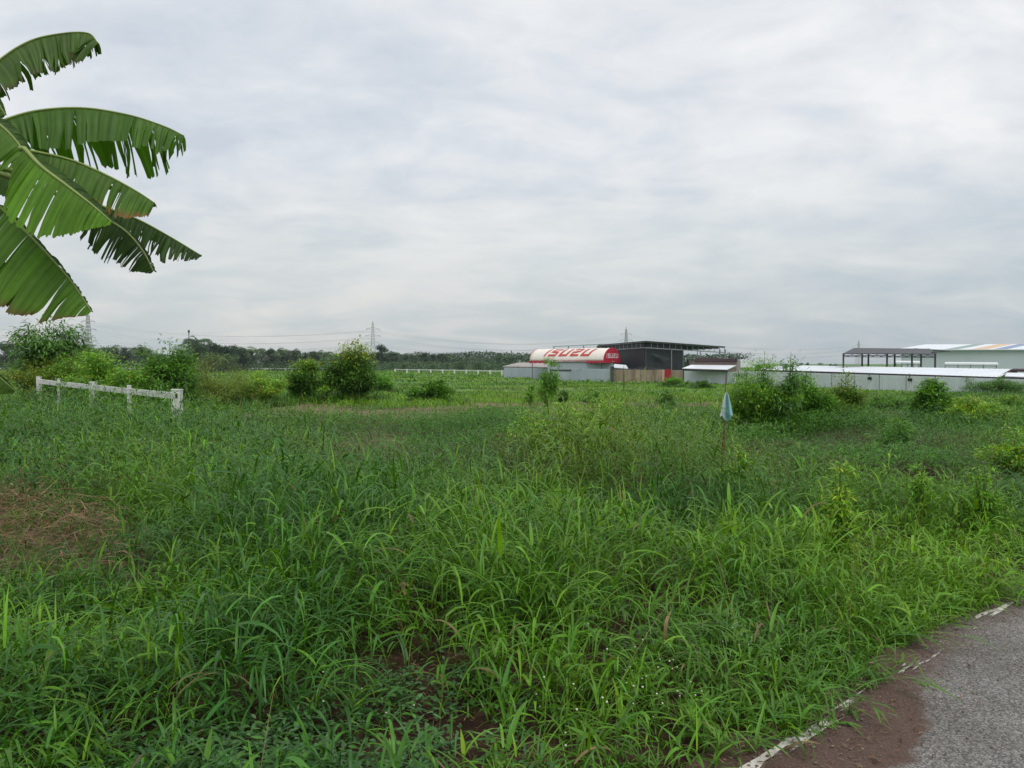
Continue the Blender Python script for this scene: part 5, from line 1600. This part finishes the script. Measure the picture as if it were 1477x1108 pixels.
# ranker tufts round the feet of the bushes
for (bx_, by_, bw_, bh_) in BUSHES + [(n_[0][0] * t_ + m_[0][0] * (1 - t_), n_[0][1] * t_ + m_[0][1] * (1 - t_) - .75, .9, 1.5) for n_, m_ in zip(near[:-1], near[1:]) for t_ in (1, .75, .5, .25)]:
    n = int(150 * bw_)
    a_ = RNG.uniform(0, 6.3, n); r_ = bw_ * .62 * np.sqrt(RNG.uniform(.05, 1, n)) * RNG.uniform(.8, 1.3, n)
    x, y = bx_ + r_ * np.cos(a_), by_ + r_ * np.sin(a_)
    idx = np.repeat(np.arange(n), 4); m_ = len(idx)
    c = np.concatenate([GREEN, BLUEG, LIME[:1], [(.17, .17, .06)]])[RNG.integers(0, 9, n)]
    b_ = np.stack([x, y, gz(x, y) - .02], 1)[idx]
    gr.add(strips(b_, RNG.uniform(0, 6.3, m_), RNG.normal(1.15, .22, m_), RNG.uniform(.3, 1.5, m_), np.zeros(m_), np.full(m_, .5), RNG.uniform(.2, .62, m_) * min(1.3, .5 + bh_ * .3), np.full(m_, .012 + .0007 * by_), c[idx] * (1 + RNG.normal(0, .15, (m_, 1))), 3, 0, RNG.normal(0, .5, m_)))
tag(gr.build('meadow_grass', M['grass']), kind='stuff')

# feathery low growth in the darker patches
gr = Acc()
x, y = scatter(5, 22, 85, 1.5)
z = zones(x, y)
keep = (RNG.random(len(x)) < z['feather'] * (.35 + .65 * smooth(5, 10, y)) * smooth(.42, .62, fbm(x * .7, y * .7, 115))) & (road_off(x, y) < -.6)
x, y = x[keep], y[keep]; n = len(x)
mound = fbm(x * .5, y * .5, 111, 3)
idx = np.repeat(np.arange(n), 12); m_ = len(idx)
hh = (.25 + .55 * mound)[idx] * RNG.uniform(.35, 1, m_)
b_ = np.stack([x, y, gz(x, y)], 1)[idx] + np.stack([RNG.normal(0, .10, m_), RNG.normal(0, .10, m_), hh], 1)
cc = pick(np.concatenate([BLUEG * np.array([1.3, 1.2, 1.0]), GREEN[:2]]), m_, .25) * RNG.uniform(.8, 1.25, n)[idx][:, None]
gr.add(strips(b_, RNG.uniform(0, 6.3, m_), RNG.normal(.3, .4, m_), RNG.uniform(.2, 1, m_), np.zeros(m_), np.full(m_, .5), RNG.uniform(.05, .13, m_), RNG.uniform(.010, .018, m_), cc, 2, 0, RNG.normal(0, .5, m_), 'leaf'))
tag(gr.build('ground_cover', M['leaf']), kind='stuff')

# small creeping herbs by the bare soil
gr = Acc()
x, y = scatter(2.2, 5.6, 420, 1.0)
z = zones(x, y)
pr = z['creep'] * .9 + .10 * smooth(.5, .6, fbm(x * 2, y * 2, 121)) + .25 * z['bare'] * smooth(.5, .56, fbm(x * 3, y * 3, 131))
keep = (RNG.random(len(x)) < pr) & (road_off(x, y) < -.1)
x, y = x[keep], y[keep]; n = len(x)
idx = np.repeat(np.arange(n), 13); m_ = len(idx)
b_ = np.stack([x, y, gz(x, y)], 1)[idx] + np.stack([RNG.normal(0, .045, m_), RNG.normal(0, .045, m_), RNG.uniform(.015, .11, m_)], 1)
cc = pick([(.075, .17, .065), (.095, .20, .075), (.06, .15, .045), (.08, .21, .035)], m_, .22)
gr.add(strips(b_, RNG.uniform(0, 6.3, m_), RNG.normal(.25, .35, m_), RNG.uniform(.2, 1.0, m_), np.zeros(m_), np.full(m_, .5), RNG.uniform(.022, .058, m_), RNG.uniform(.010, .020, m_), cc, 3, .15, RNG.normal(0, .4, m_), 'leaf'))
tag(gr.build('creeping_herbs', M['leaf']), kind='stuff')

# dry straw: the flattened heap at the left, litter on bare soil and along the road
gr = Acc()
x, y = scatter(2.2, 13, 680, 1.0)
z = zones(x, y)
off = -road_off(x, y)
litter = .55 * z['bare'] + .9 * z['straw'] ** 1.2 + .40 * smooth(.45, 0, np.abs(off + .05)) + .8 * (1 - smooth(.30, .55, -off)) * (off < .1) * smooth(1.4, .7, road_along(x, y)) + .02
keep = (RNG.random(len(x)) < litter) & (off > -.55)
x, y = x[keep], y[keep]; n = len(x)
zs_ = {k: v_[keep] for k, v_ in z.items()}
lift = zs_['straw'] * RNG.random(n) ** .7 * .42 * (.5 + fbm(x * 1.2, y * 1.2, 141))
g = np.maximum(gz(x, y), np.where(road_off(x, y) > -.1, .006, -9))
L_ = RNG.uniform(.06, .40, n) * (.22 + .78 * zs_['straw']) * np.where(road_off(x, y) > .0, .55, 1)
ondirt = (road_off(x, y) > 0)
cc = pick([(.25, .135, .075), (.32, .19, .115), (.15, .075, .045), (.38, .26, .16)], n, .2)
cc[ondirt] *= .55
gr.add(strips(np.stack([x, y, g + .006 + lift], 1), RNG.uniform(0, 6.3, n), RNG.normal(.12, .22, n), RNG.uniform(.1, .7, n), np.where(RNG.random(n) < .3, .6, 0), RNG.uniform(.3, .7, n), L_, RNG.uniform(.003, .0085, n), cc, 3, 0, RNG.normal(0, .5, n)))
tag(gr.build('dry_straw', M['straw']), kind='stuff')

# tiny white flower heads in the grass near the road
vs, fs = [], []
ico = [(0, 0, 1), (.9, 0, .45), (.28, .85, .45), (-.72, .53, .45), (-.72, -.53, .45), (.28, -.85, .45), (.72, .53, -.45), (-.28, .85, -.45), (-.9, 0, -.45), (-.28, -.85, -.45), (.72, -.53, -.45), (0, 0, -1)]
icf = [(0, 1, 2), (0, 2, 3), (0, 3, 4), (0, 4, 5), (0, 5, 1), (1, 6, 2), (2, 7, 3), (3, 8, 4), (4, 9, 5), (5, 10, 1), (6, 7, 2), (7, 8, 3), (8, 9, 4), (9, 10, 5), (10, 6, 1), (11, 7, 6), (11, 8, 7), (11, 9, 8), (11, 10, 9), (11, 6, 10)]
mb = MB()
for x_, y_, h_, g_ in zip(FX, FY, FH, FG_):
    r_ = random.uniform(.003, .0056)
    mb.add([(x_ + p[0] * r_, y_ + p[1] * r_, g_ + h_ + p[2] * r_ * .8) for p in ico], icf)
tag(mb.build('white_flowers', M['flower']), kind='stuff')

# loose grit along the road edge
mb = MB()
for _ in range(1500):
    u = random.uniform(-1.5, 6); s_ = random.gauss(.28, .35)
    if s_ < -.15: continue
    x_, y_ = RP[0] + RU[0] * u + RN[0] * s_, RP[1] + RU[1] * u + RN[1] * s_
    r_ = random.choice((.002, .002, .0025, .003, .003, .004, .005, .007))
    zb_ = .004 if s_ > -.02 else gz1(x_, y_)
    a_ = random.random() * 3
    mb.add([(x_ + (p[0] * math.cos(a_) - p[1] * math.sin(a_)) * r_ * 1.2, y_ + (p[0] * math.sin(a_) + p[1] * math.cos(a_)) * r_, zb_ + (p[2] + .6) * r_ * .7) for p in ico], icf)
tag(mb.build('gravel', M['stone']), kind='stuff')

# ------------------------------------------------------------------ moist air over the plain
mb = MB()
mb.box((0, 1400, 18.0), (5200, 3400, 42.0))
hz_m = bpy.data.materials.new('haze')
hz_m.use_nodes = True
nt = hz_m.node_tree
nt.nodes.clear()
vol = nt.nodes.new('ShaderNodeVolumePrincipled')
vol.inputs['Color'].default_value = (0.80, 0.86, 0.92, 1)
vol.inputs['Density'].default_value = 0.00016
vol.inputs['Anisotropy'].default_value = 0.2
ho = nt.nodes.new('ShaderNodeOutputMaterial')
nt.links.new(vol.outputs[0], ho.inputs['Volume'])
tag(mb.build('haze', hz_m), kind='stuff')
SC.cycles.volume_bounces = 0
